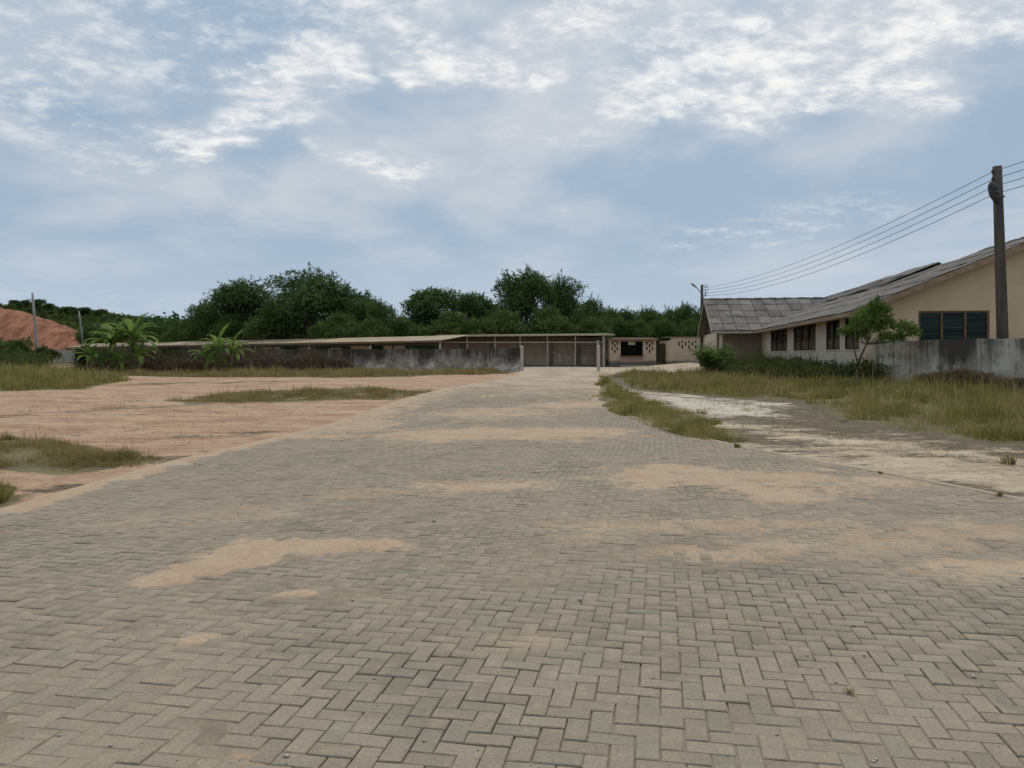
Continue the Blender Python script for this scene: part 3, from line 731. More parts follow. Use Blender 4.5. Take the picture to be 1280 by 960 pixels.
def wood_mass(name, label, x0, x1, y0, y1, h0, n, mat, seed, size=0.5, zfun=None):
    r = np.random.default_rng(seed)
    X = r.uniform(x0, x1, n); Y = r.uniform(y0, y1, n)
    top = h0 * (0.62 + 0.62 * fbm(X * 0.16, Y * 0.16, seed, 4))
    Z = top * (1 - np.abs(r.normal(0, 0.22, n))) * np.sqrt(r.uniform(0.05, 1, n))
    zb = base(X, Y) if zfun is None else zfun(X, Y)
    P0 = np.stack([X, Y, zb + Z], 1)
    V, Q = leaf_cloud(P0, r.normal(0, 1, (n, 3)) + np.array([0, -0.2, 0.5]), size, size * 0.5, r)
    return kind(obj(name, np_mesh(name, V, Q), mat), 'stuff', label)
wood_mass('woods', 'dense dark woodland closing the view behind the trees', -70, 40, 132, 146, 7.5, 42000, M_TREE1, 71, 0.8)
wood_mass('woods', 'even band of green woodland behind the small pale buildings', 12, 60, 140, 156, 8.5, 18000, M_TREE2, 72, 0.8)

# hill on the left with its bush, and the raw earth mound
def hillz(X, Y):
    prof = np.interp(X, [-260, -170, -130, -118, -98, -70, -30, 0], [13.5, 13.2, 12.8, 11.6, 9.4, 8.4, 4.0, 0.0])
    return prof * ss(168, 205, Y) * (1 - 0.6 * ss(240, 420, Y)) + (fbm(X * 0.05, Y * 0.05, 4) - 0.5) * 2.0 * ss(168, 200, Y)
X, Y, Q = grid(np.arange(-320, 20, 4.0), np.arange(164, 430, 4.0))
M_HILL = simple('hill turf', (0.045, 0.06, 0.02), (0.09, 0.10, 0.035), 0.2, 0.95, 0.3, coord='World')
kind(obj('hill', np_mesh('hill', np.stack([X, Y, hillz(X, Y)], 1), Q, smooth=True), M_HILL), 'structure', 'low green hill behind the earth mound')
wood_mass('bushes', 'scrub covering the slope of the green hill', -200, -30, 166, 230, 2.0, 60000, M_SCRUB, 73, 0.9, hillz)
for k, (px, Y, h, w) in enumerate([(20, 205, 2.6, 4), (34, 205, 2.8, 4), (48, 204, 3.2, 4.6), (60, 202, 2.8, 4), (78, 203, 2.2, 4.5), (90, 203, 2.6, 5), (108, 204, 2.6, 5), (126, 204, 2.6, 4)]):
    X0 = (px - 640) / F * Y
    t = copy_tree(PROTO['round'], (X0, Y, float(hillz(np.array([X0]), np.array([Y]))[0]) - 0.2), k * 1.3, (w / 12, w / 12, h / 12 * 1.3))
    t['label'] = ORD[k] + ' of the small dark trees on the green hill crest'; t['category'] = 'tree'; t['group'] = 'trees on the hill crest'

def moundz(X, Y):
    xs_ = X - 3.5 + 0.5 * (Y - 163)
    crest = np.interp(xs_, [-190, -116, -108.5, -105, -98, -90.5, -83, -77], [12.0, 11.8, 11.6, 11.1, 9.2, 6.3, 3.6, 1.2])
    crest = crest + (fbm(X * 0.3, 2.0 + 0 * X, 5) - 0.5) * 0.8
    y_ = Y + (fbm(X * 0.4, Y * 0.12, 6) - 0.5) * 3
    f = ss(141, 163, y_) ** 0.85 * (1 - ss(185, 215, Y))
    gul = (np.abs(fbm((X + Y * 0.35) * 0.55, Y * 0.05, 12, 4) - 0.5) * 2) ** 0.7
    return crest * f - (1 - gul) * 0.9 * f * (1 - f * 0.7) * 3 + (fbm(X * 0.9, Y * 0.9, 15) - 0.5) * 0.5 - 0.2
X, Y, Q = grid(np.arange(-190, -72, 0.45), np.arange(138, 216, 0.7))
m, nt, b = new_mat('raw red earth', 0.97)
w = coords(nt, 'World')
c_ = mixc(nt, mapr(nt, noise(nt, vmul(nt, w, (1.6, 0.35, 0.35)), 0.5, 8, 0.7), 0.38, 0.62), (0.165, 0.066, 0.036), (0.32, 0.15, 0.09))
c_ = mixc(nt, mapr(nt, noise(nt, w, 1.6, 6, 0.7), 0.5, 0.75, 0, 0.6), c_, (0.17, 0.085, 0.05))
nt.links.new(c_, b.inputs['Base Color']); bump(nt, b, noise(nt, w, 2.5, 6, 0.7), 0.6, 0.4)
kind(obj('earth_mound', np_mesh('earth_mound', np.stack([X, Y, moundz(X, Y)], 1), Q, smooth=True), m), 'structure', 'mound of raw red earth with eroded slope')

# ------------------------------------------------------------------ building materials
def plaster(name, c1, c2, stain, top_dark=0.0, foot=0.0, zf=1.0, ztop=3.0):
    m, nt, b = new_mat(name, 0.92)
    o = coords(nt, 'Object'); x, y, z = sep(nt, o)
    n1 = noise(nt, o, 1.2, 7, 0.6); n2 = noise(nt, o, 18, 6, 0.7)
    col = mixc(nt, mapr(nt, n1, 0.3, 0.7), c1, c2)
    if top_dark:
        s = noise(nt, vmul(nt, o, (2.2, 2.2, 0.16)), 1.6, 7, 0.66)
        big = noise(nt, vmul(nt, o, (0.30, 0.30, 0.10)), 1.3, 3, 0.5)
        s = mth(nt, 'ADD', mth(nt, 'MULTIPLY', s, 0.6), mth(nt, 'MULTIPLY', noise(nt, vmul(nt, o, (1, 1, 0.6)), 1.1, 8, 0.7), 0.4))
        zz_ = mapr(nt, z, -0.3, ztop)
        f = mth(nt, 'ADD', mth(nt, 'ADD', mth(nt, 'MULTIPLY', mth(nt, 'SUBTRACT', s, 0.5), 1.8), mth(nt, 'MULTIPLY', mth(nt, 'SUBTRACT', big, 0.5), 2.2)), mth(nt, 'MULTIPLY', zz_, top_dark))
        col = mixc(nt, mapr(nt, f, 0.12, 0.85), col, stain)
        pl = mapr(nt, noise(nt, vmul(nt, o, (3.5, 3.5, 0.2)), 1.1, 6, 0.6), 0.60, 0.70, 0, 0.6)
        col = mixc(nt, pl, col, c2)
        blo = noise(nt, vmul(nt, o, (1.0, 1.0, 0.8)), 2.6, 9, 0.72, 0.3)
        col = mixc(nt, mapr(nt, blo, 0.52, 0.66, 0, 0.75), col, stain)
        peel = mth(nt, 'SUBTRACT', noise(nt, vmul(nt, o, (0.8, 0.8, 0.9)), 1.5, 8, 0.7, 0.4), mapr(nt, z, 0.0, ztop, 0.0, 0.22))
        col = mixc(nt, mapr(nt, peel, 0.50, 0.54, 0, 0.85), col, (0.60, 0.56, 0.49))
    if foot:
        f = mth(nt, 'SUBTRACT', mapr(nt, z, 0.0, zf, 1.0, 0.0), mth(nt, 'MULTIPLY', n1, 0.5))
        col = mixc(nt, mapr(nt, f, 0.05, 0.5, 0, foot), col, stain)
    col = mixc(nt, 1.0, col, mixc(nt, mapr(nt, n2, 0.3, 0.7), (0.9, 0.9, 0.9), (1.06, 1.06, 1.06)), 'MULTIPLY')
    nt.links.new(col, b.inputs['Base Color']); bump(nt, b, n2, 0.25, 0.015)
    return m
M_CREAM = plaster('cream render', (0.60, 0.47, 0.305), (0.66, 0.525, 0.35), (0.22, 0.18, 0.13))
M_WHITEW = plaster('off-white render', (0.57, 0.485, 0.37), (0.63, 0.54, 0.42), (0.2, 0.17, 0.13), 0, 0.5, 1.4)
M_TANW = plaster('tan render', (0.26, 0.21, 0.155), (0.30, 0.245, 0.185), (0.12, 0.10, 0.075), 0, 0.5, 1.5)
M_BWALL = plaster('stained block wall', (0.40, 0.355, 0.285), (0.62, 0.57, 0.48), (0.07, 0.06, 0.048), 0.48, 0.0, 1, 2.0)
M_BWALL2 = plaster('blackened block wall', (0.24, 0.215, 0.175), (0.46, 0.42, 0.355), (0.052, 0.045, 0.037), 0.80, 0.0, 1, 2.0)
M_PALE = plaster('pale block wall', (0.47, 0.37, 0.27), (0.53, 0.43, 0.32), (0.13, 0.115, 0.09), 0, 0.95, 1.4)
M_FASCIA = simple('weathered fascia', (0.25, 0.175, 0.115), (0.36, 0.265, 0.185), 2.5, 0.8, 0.2, stretch=(1, 0.2, 1))
M_FASCIA2 = simple('pale fascia', (0.33, 0.28, 0.205), (0.43, 0.37, 0.28), 2.5, 0.8, 0.2)
M_DARKWOOD = simple('dark timber', (0.022, 0.016, 0.012), (0.05, 0.036, 0.026), 5, 0.8, 0.3)
M_BROWNWOOD = simple('brown timber', (0.13, 0.075, 0.045), (0.20, 0.125, 0.08), 5, 0.75, 0.3)
M_CONC = simple('grey concrete', (0.28, 0.26, 0.22), (0.42, 0.40, 0.35), 3, 0.9, 0.3)
M_POLE = simple('weathered pole', (0.055, 0.045, 0.037), (0.115, 0.098, 0.082), 6, 0.85, 0.4, stretch=(1, 1, 0.12))
M_POLEG = simple('grey concrete pole', (0.24, 0.23, 0.215), (0.34, 0.33, 0.31), 6, 0.9, 0.3)
M_IRON = simple('dark iron', (0.03, 0.03, 0.032), (0.07, 0.068, 0.066), 9, 0.55, 0.1)
M_WIRE = simple('wire', (0.10, 0.11, 0.12), (0.15, 0.16, 0.17), 4, 0.6, 0)
M_SHUT = simple('rusty shutter', (0.37, 0.30, 0.235), (0.48, 0.40, 0.32), 1.5, 0.7, 0.1, stretch=(1, 1, 0.3))
M_SHADEW = simple('shade-dark wall', (0.15, 0.13, 0.105), (0.22, 0.19, 0.155), 1.5, 0.9, 0.2)  # shade under the roofs is put into this dark base colour
M_TANROOF = simple('tan sheet roof', (0.27, 0.215, 0.14), (0.36, 0.295, 0.20), 0.5, 0.75, 0.1)
M_RUST = simple('rusty sheet', (0.11, 0.07, 0.045), (0.20, 0.13, 0.085), 1.2, 0.85, 0.2)
M_PINK = simple('faded pink panel', (0.36, 0.24, 0.18), (0.42, 0.29, 0.22), 2, 0.85, 0.1)
M_CURTAIN = simple('faded curtain', (0.14, 0.105, 0.075), (0.24, 0.185, 0.135), 4, 0.9, 0.1)
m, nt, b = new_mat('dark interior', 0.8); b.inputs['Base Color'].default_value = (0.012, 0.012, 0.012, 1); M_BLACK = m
m, nt, b = new_mat('louvre glass', 0.18)
cc = mixc(nt, rnd_obj(nt), (0.03, 0.05, 0.056), (0.07, 0.10, 0.105)); nt.links.new(cc, b.inputs['Base Color']); b.inputs['Specular IOR Level'].default_value = 0.5; M_LOUVRE = m
m, nt, b = new_mat('window glass', 0.2); b.inputs['Base Color'].default_value = (0.02, 0.02, 0.018, 1); M_GLASS = m
def roof_mat():
    m, nt, b = new_mat('asbestos roof sheet', 0.9)
    o = coords(nt, 'World'); r = rnd_obj(nt)
    col = mixc(nt, r, (0.095, 0.09, 0.083), (0.18, 0.17, 0.155))
    n1 = noise(nt, o, 0.9, 7, 0.65); n2 = noise(nt, o, 7, 6, 0.7)
    col = mixc(nt, mapr(nt, n1, 0.42, 0.66, 0, 0.8), col, (0.065, 0.062, 0.057))
    col = mixc(nt, mapr(nt, n2, 0.5, 0.75, 0, 0.5), col, (0.21, 0.20, 0.18))
    nt.links.new(col, b.inputs['Base Color']); bump(nt, b, n2, 0.3, 0.03)
    return m
M_ROOF = roof_mat()
M_RIDGE = simple('dark ridge cap', (0.055, 0.05, 0.047), (0.11, 0.10, 0.092), 4, 0.9, 0.2, var=0.2)

# ------------------------------------------------------------------ the long gabled building on the right
bd = thing('gabled_building', 'long cream building with grey sheet roof, louvred gable window and side wing', 'building', (14.4, 35.0, 0.0), -math.atan(0.1555))
TAN = 0.41                                   # roof pitch
EV, RX, RZ, Y0, Y1 = 3.39, 8.29, 6.79, -1.6, 41.0
WX0, WX1, WY0, WY1 = 0.8, 15.78, -1.0, 40.4
def gable_x(px):                             # local x on the gable wall seen at a pixel column
    t = (px - 640) / F; c, s = math.cos(bd.rotation_euler.z), math.sin(bd.rotation_euler.z)
    ox_, oy_ = 14.4 - s * WY0, 35.0 + c * WY0
    return (t * oy_ - ox_) / (c - t * s)
def side_y(px):
    t = (px - 640) / F; c, s = math.cos(bd.rotation_euler.z), math.sin(bd.rotation_euler.z)
    ox_, oy_ = 14.4 + c * WX0, 35.0 + s * WX0
    return (ox_ - t * oy_) / (t * c + s)
gx0, gx1 = gable_x(1148), gable_x(1237)
w1 = MB(); wall_boxes(w1, WX0, WX1, -0.5, 3.6, WY0, WY0 + 0.22, [(gx0, gx1, 1.9, 3.42)])
w1.prism([(WX0, WY0, 3.6), (WX1, WY0, 3.6), (WX1, WY0, 3.66), (RX, WY0, RZ - 0.10), (WX0, WY0, 3.66)], (0, 0.22, 0))
w1.build('gable_wall', M_CREAM, bd)
wins = [(side_y(984), side_y(963.5)), (side_y(1019.5), side_y(992)), (side_y(1049.6), side_y(1032.5)), (side_y(1074), side_y(1056))]
wins = [(a, min(b, 25.2)) for a, b in wins]
w2 = MB(); wall_boxes(w2, WY0 + 0.222, 27.9, -0.5, 3.63, WX0, WX0 + 0.22, [(a, b, 1.83, 3.28) for a, b in wins], 'y')
w2.build('side_wall', M_WHITEW, bd)
MB().box(WX1 - 0.22, WX1, WY0 + 0.222, WY1, -0.5, 3.63).build('side_wall', M_WHITEW, bd); MB().box(WX0 + 0.3, WX1 - 0.222, WY1 - 0.22, WY1, -0.5, 3.6).build('rear_wall', M_WHITEW, bd)
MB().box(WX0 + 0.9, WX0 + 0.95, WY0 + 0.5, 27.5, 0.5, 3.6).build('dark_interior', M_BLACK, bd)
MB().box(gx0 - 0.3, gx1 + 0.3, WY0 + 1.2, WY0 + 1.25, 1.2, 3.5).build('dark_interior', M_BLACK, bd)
# gable window: three louvred lights
fw = MB().box(gx0, gx1, WY0 + 0.02, WY0 + 0.14, 3.34, 3.418).box(gx0, gx1, WY0 + 0.02, WY0 + 0.14, 1.902, 1.98)
cols = [gx0 + 0.045, gx0 + (gx1 - gx0) * 0.335, gx0 + (gx1 - gx0) * 0.665, gx1 - 0.045]
for c in cols: fw.box(c - 0.043, c + 0.043, WY0 + 0.015, WY0 + 0.145, 1.98, 3.34)
fr = fw.build('window', M_BROWNWOOD, bd)
lm = MB()
lw_ = cols[1] - cols[0] - 0.094
lm.box(-lw_ / 2, lw_ / 2, -0.075, 0.075, -0.004, 0.004)
lmesh = lm.mesh('louvre'); lmesh.materials.append(M_LOUVRE)
for k in range(3):
    for j in range(10):
        o = bpy.data.objects.new('louvre', lmesh); o.location = ((cols[k] + cols[k + 1]) / 2, WY0 + 0.09, 2.05 + j * 0.134)
        o.rotation_euler = (R(-58 + random.uniform(-5, 5)), 0, 0); link(o, fr)
MB().box(gx0 - 0.06, gx1 + 0.06, WY0 - 0.06, WY0 + 0.018, 1.84, 1.898).build('window_sill', M_CONC, bd)
# side windows
for a, b in wins:
    f = MB(); n = 2 if b - a < 4 else 3
    f.box(WX0 + 0.03, WX0 + 0.12, a, b, 1.832, 1.90).box(WX0 + 0.03, WX0 + 0.12, a, b, 3.21, 3.278)
    for k in range(n + 1):
        c = a + 0.04 + (b - a - 0.08) * k / n; f.box(WX0 + 0.025, WX0 + 0.125, c - 0.04, c + 0.04, 1.90, 3.21)
    fo = f.build('window', M_DARKWOOD, bd)
    MB().box(WX0 + 0.10, WX0 + 0.108, a + 0.08, b - 0.08, 1.90, 3.21).build('pane', M_GLASS, fo)
    nb_ = max(3, int((b - a) / 0.34))
    for k in range(1, nb_):
        c = a + (b - a) * k / nb_; MB().box(WX0 + 0.055, WX0 + 0.085, c - 0.02, c + 0.02, 1.90, random.choice((2.45, 2.6, 2.75, 3.21))).build('bar', M_BROWNWOOD, fo)
    MB().box(WX0 + 0.088, WX0 + 0.098, a + 0.1, b - 0.1, 1.90, 2.35).build('curtain', M_CURTAIN, fo)
    MB().box(WX0 - 0.05, WX0 + 0.02, a - 0.05, b + 0.05, 1.77, 1.828).build('window_sill', M_WHITEW, bd)
# wing
wx0, wy0, wy1 = -2.6, 27.8, 39.1
w3 = MB().box(wx0, WX0 - 0.003, wy0, wy0 + 0.22, -0.5, 3.75); w3.build('wing_wall', M_TANW, bd)
w4 = MB().box(wx0, wx0 + 0.22, wy0 + 0.222, wy1, -0.5, 3.35); w4.build('wing_end_wall', M_WHITEW, bd)
MB().prism([(wx0 + 0.06, 26.2, 3.36), (wx0 + 0.06, 39.6, 3.36), (wx0 + 0.06, 32.9, 6.1)], (0.12, 0, 0)).build('gable_infill', M_DARKWOOD, bd)  # near-black triangle filling the wing gable
MB().box(-2.55, -2.33, 26.25, 26.47, -0.5, 3.32).build('veranda_post', M_WHITEW, bd)
# roofs: deck under sheets
rf = MB().slab((0.02, Y0 + 0.03, EV - 0.05), (RX, Y0 + 0.03, RZ - 0.05), (RX, Y1, RZ - 0.05), (0.02, Y1, EV - 0.05), 0.06)
rf.slab((RX + .001, Y0 + 0.03, RZ - 0.05), (2 * RX, Y0 + 0.03, EV - 0.05), (2 * RX, Y1, EV - 0.05), (RX + .001, Y1, RZ - 0.05), 0.06)
rf.slab((-3.15, 25.92, EV - 0.05), (0.0, 25.92, EV - 0.05), (6.98, 32.9, EV + 7 * TAN - 0.05), (-3.15, 32.9, EV + 7 * TAN - 0.05), 0.06)
rf.slab((-3.15, 32.901, EV + 7 * TAN - 0.05), (6.98, 32.901, EV + 7 * TAN - 0.05), (0.0, 39.88, EV - 0.05), (-3.15, 39.88, EV - 0.05), 0.06)
roof = rf.build('roof', M_RIDGE, bd)
def sheet_mesh(Lw, Ll, name='roof_sheet', t=0.014):
    m_ = MB(); n = 5
    vs = []
    for k in range(n + 1):
        x = -Lw / 2 + Lw * k / n; z = 0.018 * (k % 2)
        vs += [(x, -Ll / 2, z), (x, Ll / 2, z), (x, -Ll / 2, z - t), (x, Ll / 2, z - t)]
    fs = []
    for k in range(n):
        a = 4 * k; b_ = 4 * (k + 1)
        fs += [(a, b_, b_ + 1, a + 1), (a + 2, a + 3, b_ + 3, b_ + 2), (a, a + 2, b_ + 2, b_), (a + 1, b_ + 1, b_ + 3, a + 3)]
    fs += [(0, 1, 3, 2), (4 * n, 4 * n + 2, 4 * n + 3, 4 * n + 1)]
    m_.add(vs, fs); me = m_.mesh(name); me.materials.append(M_ROOF); return me
PA = math.atan(TAN)
SL = math.hypot(RX, RZ - EV)
rows, cols_n = 5, 40
Lw, Ll = (Y1 - Y0) / cols_n, SL / rows
sm = sheet_mesh(Lw - 0.03, Ll + 0.10)
missing = {(3, 16), (3, 17), (4, 10), (4, 11), (4, 12), (3, 8), (2, 22)}
for i in range(rows):
    for j in range(cols_n):
        if i == 4 and 7 <= j <= 13 and j not in (): 
            if j in (8, 9, 10, 11): continue
        if (i, j) in missing: continue
        s = (i + 0.5) * Ll; yy_ = Y0 + (j + 0.5) * Lw
        lift = 0.02 + random.uniform(0, 0.02); tw = random.gauss(0, 0.006)
        if i >= 3 and 12 <= j <= 26: lift += random.uniform(0, 0.16); tw += random.gauss(0, 0.03)
        o = bpy.data.objects.new('roof_sheet', sm)
        o.matrix_local = Matrix.Translation((s * math.cos(PA), yy_, EV + s * math.sin(PA) + lift)) @ Matrix.Rotation(-PA, 4, 'Y') @ Matrix.Rotation(R(90), 4, 'Z') @ Matrix.Rotation(tw, 4, 'Y') @ Matrix.Rotation(R(0.9) + random.gauss(0, 0.006), 4, 'X')
        link(o, roof)
SLw = 7 / math.cos(PA)
wl = SLw / 5; ww = 0.95
sm2 = sheet_mesh(ww - 0.05, wl - 0.05, t=0.02)
for i in range(5):
    for j in range(12):
        cx_ = -3.2 + ww * (j + 0.5) + (0.0)
        s = (i + 0.5) * wl; yy_ = 25.9 + s * math.cos(PA)
        if cx_ - ww / 2 > yy_ - 25.9 + wl * 0.6: continue
        o = bpy.data.objects.new('roof_sheet', sm2)
        o.matrix_local = Matrix.Translation((cx_, yy_, EV + s * math.sin(PA) + 0.02 + random.uniform(0, 0.03))) @ Matrix.Rotation(PA + R(-0.7), 4, 'X') @ Matrix.Rotation(random.gauss(0, 0.012), 4, 'Z') @ Matrix.Rotation(random.gauss(0, 0.012), 4, 'Y')
        link(o, roof)
# ridge caps
rc = MB()
n = 7
pr = [(-0.22, -0.08), (-0.12, 0.0), (0, 0.045), (0.12, 0.0), (0.22, -0.08)]
rc.prism([(-0.32, a, c) for a, c in pr] + [(-0.32, a, c - 0.03) for a, c in reversed(pr)], (0.64, 0, 0))
rm = rc.mesh('ridge_cap'); rm.materials.append(M_RIDGE)
for k in range(17):
    o = bpy.data.objects.new('ridge_cap', rm); o.location = (-2.95 + k * 0.6, 32.9, EV + 7 * TAN + 0.05 + (k % 2) * 0.025); o.rotation_euler = (0, R(random.uniform(-2, 3)), 0); link(o, roof)
for k in range(66):
    if 13 <= k <= 21 or 29 <= k <= 31: continue
    o = bpy.data.objects.new('ridge_cap', rm); o.location = (RX, Y0 + 0.3 + k * 0.63, RZ + 0.03 + (k % 2) * 0.025); o.rotation_euler = (0, R(random.uniform(-2, 2)), R(90)); link(o, roof)
# fascias
MB().box(-0.03, 0.0, Y0, 25.86, EV - 0.20, EV - 0.01).build('fascia', M_FASCIA, bd)
MB().prism([(-0.03, Y0 - 0.03, EV - 0.24), (RX, Y0 - 0.03, RZ - 0.26), (RX, Y0 - 0.03, RZ - 0.01), (-0.03, Y0 - 0.03, EV - 0.012)], (0, 0.03, 0)).build('barge_board', M_FASCIA, bd)
MB().prism([(2 * RX, Y0 - 0.03, EV - 0.24), (RX + .002, Y0 - 0.03, RZ - 0.26), (RX + .002, Y0 - 0.03, RZ - 0.01), (2 * RX, Y0 - 0.03, EV - 0.012)], (0, 0.03, 0)).build('barge_board', M_FASCIA, bd)
MB().box(-3.2, 0.0, 25.87, 25.9, EV - 0.2, EV - 0.01).build('fascia', M_FASCIA2, bd)
MB().prism([(-3.2, 25.902, EV - 0.2), (-3.2, 32.9, EV + 7 * TAN - 0.2), (-3.2, 32.9, EV + 7 * TAN + 0.02), (-3.2, 25.902, EV - 0.0)], (0.03, 0, 0)).build('barge_board', M_FASCIA2, bd)
MB().prism([(-3.2, 39.9, EV - 0.2), (-3.2, 32.902, EV + 7 * TAN - 0.2), (-3.2, 32.902, EV + 7 * TAN + 0.02), (-3.2, 39.9, EV)], (0.03, 0, 0)).build('barge_board', M_FASCIA2, bd)

# ------------------------------------------------------------------ boundary walls
def long_wall(name, label, a, b, za, zb, h, t, mat, pil=(), seed=0, steps=60, cap=True, cat='wall'):
    L = math.hypot(b[0] - a[0], b[1] - a[1]); rz = math.atan2(b[1] - a[1], b[0] - a[0])
    root = thing(name, label, cat, (a[0], a[1], min(za, zb)), rz)
    k = np.linspace(0, 1, steps); xs = k * L
    top = (za + (zb - za) * k) - min(za, zb) + h + (fbm(xs * 0.7, 0 * xs, seed, 3) - 0.5) * 0.10
    V, Qs = [], []
    nz = 5
    for j in range(steps):
        for s in range(nz + 1):
            f = s / nz; V.append((xs[j], 0 + 0.02 * float(vnoise(xs[j] * 1.3, f * 4, seed + 2) - 0.5), -0.4 + f * (top[j] + 0.4)))
        for s in range(nz, -1, -1):
            f = s / nz; V.append((xs[j], t, -0.4 + f * (top[j] + 0.4)))
    m_ = 2 * (nz + 1)
    for j in range(steps - 1):
        for s in range(m_): Qs.append((j * m_ + s, (j + 1) * m_ + s, (j + 1) * m_ + (s + 1) % m_, j * m_ + (s + 1) % m_))
    mb = MB(); mb.add(V, Qs + [tuple(range(m_)), tuple((steps - 1) * m_ + s for s in range(m_))])
    mb.build('wall_face', mat, root)
    for p in pil:
        hp = float(np.interp(p, xs, top))
        MB().box(p - 0.09, p + 0.09, -0.05, t + 0.05, -0.4, hp + 0.02).build('pilaster', mat, root)
    return root
WA, WB = (14.95, 33.1), (17.3, 27.0)
dirw = (Vector(WB) - Vector(WA)).normalized()
WC = tuple(Vector(WB) + dirw * 5)
long_wall('boundary_wall', 'black-stained concrete boundary wall in front of the gabled building', WA, WC, 0.22, 0.30, 1.90, 0.2, M_BWALL, (0.1, 0.95, 1.75), 3, 50)
long_wall('boundary_wall', 'long low blackened boundary wall to the left of the gateway', (-23, 75), (-2.4, 74), 0.1, 0.1, 1.98, 0.2, M_BWALL2, (0.1, 9, 20.5), 5, 80)
long_wall('boundary_wall', 'short stained wall panel beside the left gatepost', (-2.3, 73.4), (0.72, 73.0), 0.1, 0.1, 2.06, 0.2, M_BWALL2, (), 8, 20)
long_wall('boundary_wall', 'wall stretch hidden behind brown weeds and banana plants', (-40.5, 76.8), (-23.2, 75.3), 0.1, 0.1, 1.75, 0.2, M_BWALL2, (), 9, 60)

M_POST = simple('pale concrete post', (0.42, 0.38, 0.31), (0.55, 0.51, 0.43), 4, 0.9, 0.3)
def gatepost(x, y, z0, h, label):
    t = thing('gatepost', label, 'gatepost', (x, y, z0), 0, 'gateposts')
    MB().box(-0.13, 0.13, -0.13, 0.13, -0.3, h).build('shaft', M_POST, t, bevel=0.02)
    MB().add([(-0.15, -0.15, h), (0.15, -0.15, h), (0.15, 0.15, h), (-0.15, 0.15, h), (0, 0, h + 0.10)], [(0, 1, 4), (1, 2, 4), (2, 3, 4), (3, 0, 4), (3, 2, 1, 0)]).build('cap', M_POST, t)
    for zz_ in (0.5, h - 0.4): MB().box(-0.16 if x < 4 else 0.131, -0.131 if x < 4 else 0.16, -0.03, 0.03, zz_ - 0.05, zz_ + 0.05).build('hinge', M_IRON, t)
    return t
gatepost(0.92, 73.0, 0.08, 2.25, 'pale gatepost at the end of the blackened wall, left of the shutters')
gatepost(7.85, 72.5, 0.08, 2.25, 'pale gatepost standing in the grass right of the shutters')

# ------------------------------------------------------------------ garage with roller shutters
gz0 = 0.25
ga = thing('garage_block', 'long flat garage with brown roller shutters under a thin canopy roof', 'garage', (0, 92, gz0))
XG0, XG1 = -8.3, 10.9
shutters = [(-8.0, -6.0), (-5.3, -2.6), (-2.0, 0.6), (1.35, 4.35), (4.75, 7.25), (7.95, 10.5)]
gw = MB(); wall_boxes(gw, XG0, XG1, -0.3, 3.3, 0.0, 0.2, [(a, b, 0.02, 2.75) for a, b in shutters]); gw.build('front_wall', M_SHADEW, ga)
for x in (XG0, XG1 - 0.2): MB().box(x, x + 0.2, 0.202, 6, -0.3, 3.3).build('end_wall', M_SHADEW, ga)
MB().box(XG0 - 0.3, XG1 + 0.3, -2.6, -0.003, -0.5, 0.0).build('plinth', M_CONC, ga, bevel=0.02)
ro = MB().slab((XG0 - 0.4, -3.6, 3.45), (XG1 + 0.45, -3.6, 3.62), (XG1 + 0.45, 6.3, 3.92), (XG0 - 0.4, 6.3, 3.75), 0.06).build('roof', M_TANROOF, ga)
MB().prism([(XG0 - 0.4, -3.64, 3.29), (XG1 + 0.45, -3.64, 3.44), (XG1 + 0.45, -3.64, 3.62), (XG0 - 0.4, -3.64, 3.45)], (0, 0.035, 0)).build('fascia', M_FASCIA2, ga)
for a, b in shutters:
    s = MB(); z = 0.02
    while z < 2.72:
        s.add([(a, 0.10, z), (b, 0.10, z), (b, 0.075, z + 0.055), (a, 0.075, z + 0.055), (b, 0.10, z + 0.10), (a, 0.10, z + 0.10)], [(0, 1, 2, 3), (3, 2, 4, 5)]); z += 0.11
    so = s.build('roller_shutter', M_SHUT, ga)
    MB().box(a + 0.01, b - 0.01, 0.06, 0.11, 0.005, 0.09).build('bottom_rail', M_IRON, so)
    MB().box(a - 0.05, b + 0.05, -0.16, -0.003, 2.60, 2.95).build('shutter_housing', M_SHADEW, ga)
for x in (-8.0, -5.0, -1.9, 0.9, 3.95, 7.05):
    MB().tube([(x, -2.9, -0.5), (x, -2.9, 3.42)], 0.06, 8).build('canopy_post', M_POST, ga)
MB().box(XG0, XG1 - 0.5, -2.82, -2.72, 2.62, 2.78).build('beam', M_FASCIA2, ga)
for x in (9.55, 10.2):
    MB().box(x - 0.14, x + 0.14, -3.1, -2.82, -0.5, 3.36 if x > 10 else 2.9).build('pillar', M_POST, ga)
MB().box(8.0, 9.4, -3.0, -2.9, 2.3, 2.42).build('gate_bar', M_IRON, ga)

# long open shed with the tan roof
A_, B_ = Vector((-7.2, 82.0)), Vector((-70.5, 126.0))
sl = (B_ - A_).length
sh = thing('long_shed', 'long open shed with tan sheet roof and dark posts behind the wall', 'shed', (A_.x, A_.y, 0.2), math.atan2((A_ - B_).y, (A_ - B_).x))
za_, zb_ = 1.6 + 17.5 * 0.082 - 0.2, 1.6 + 9.0 * 0.126 - 0.2     # eave heights at the two ends
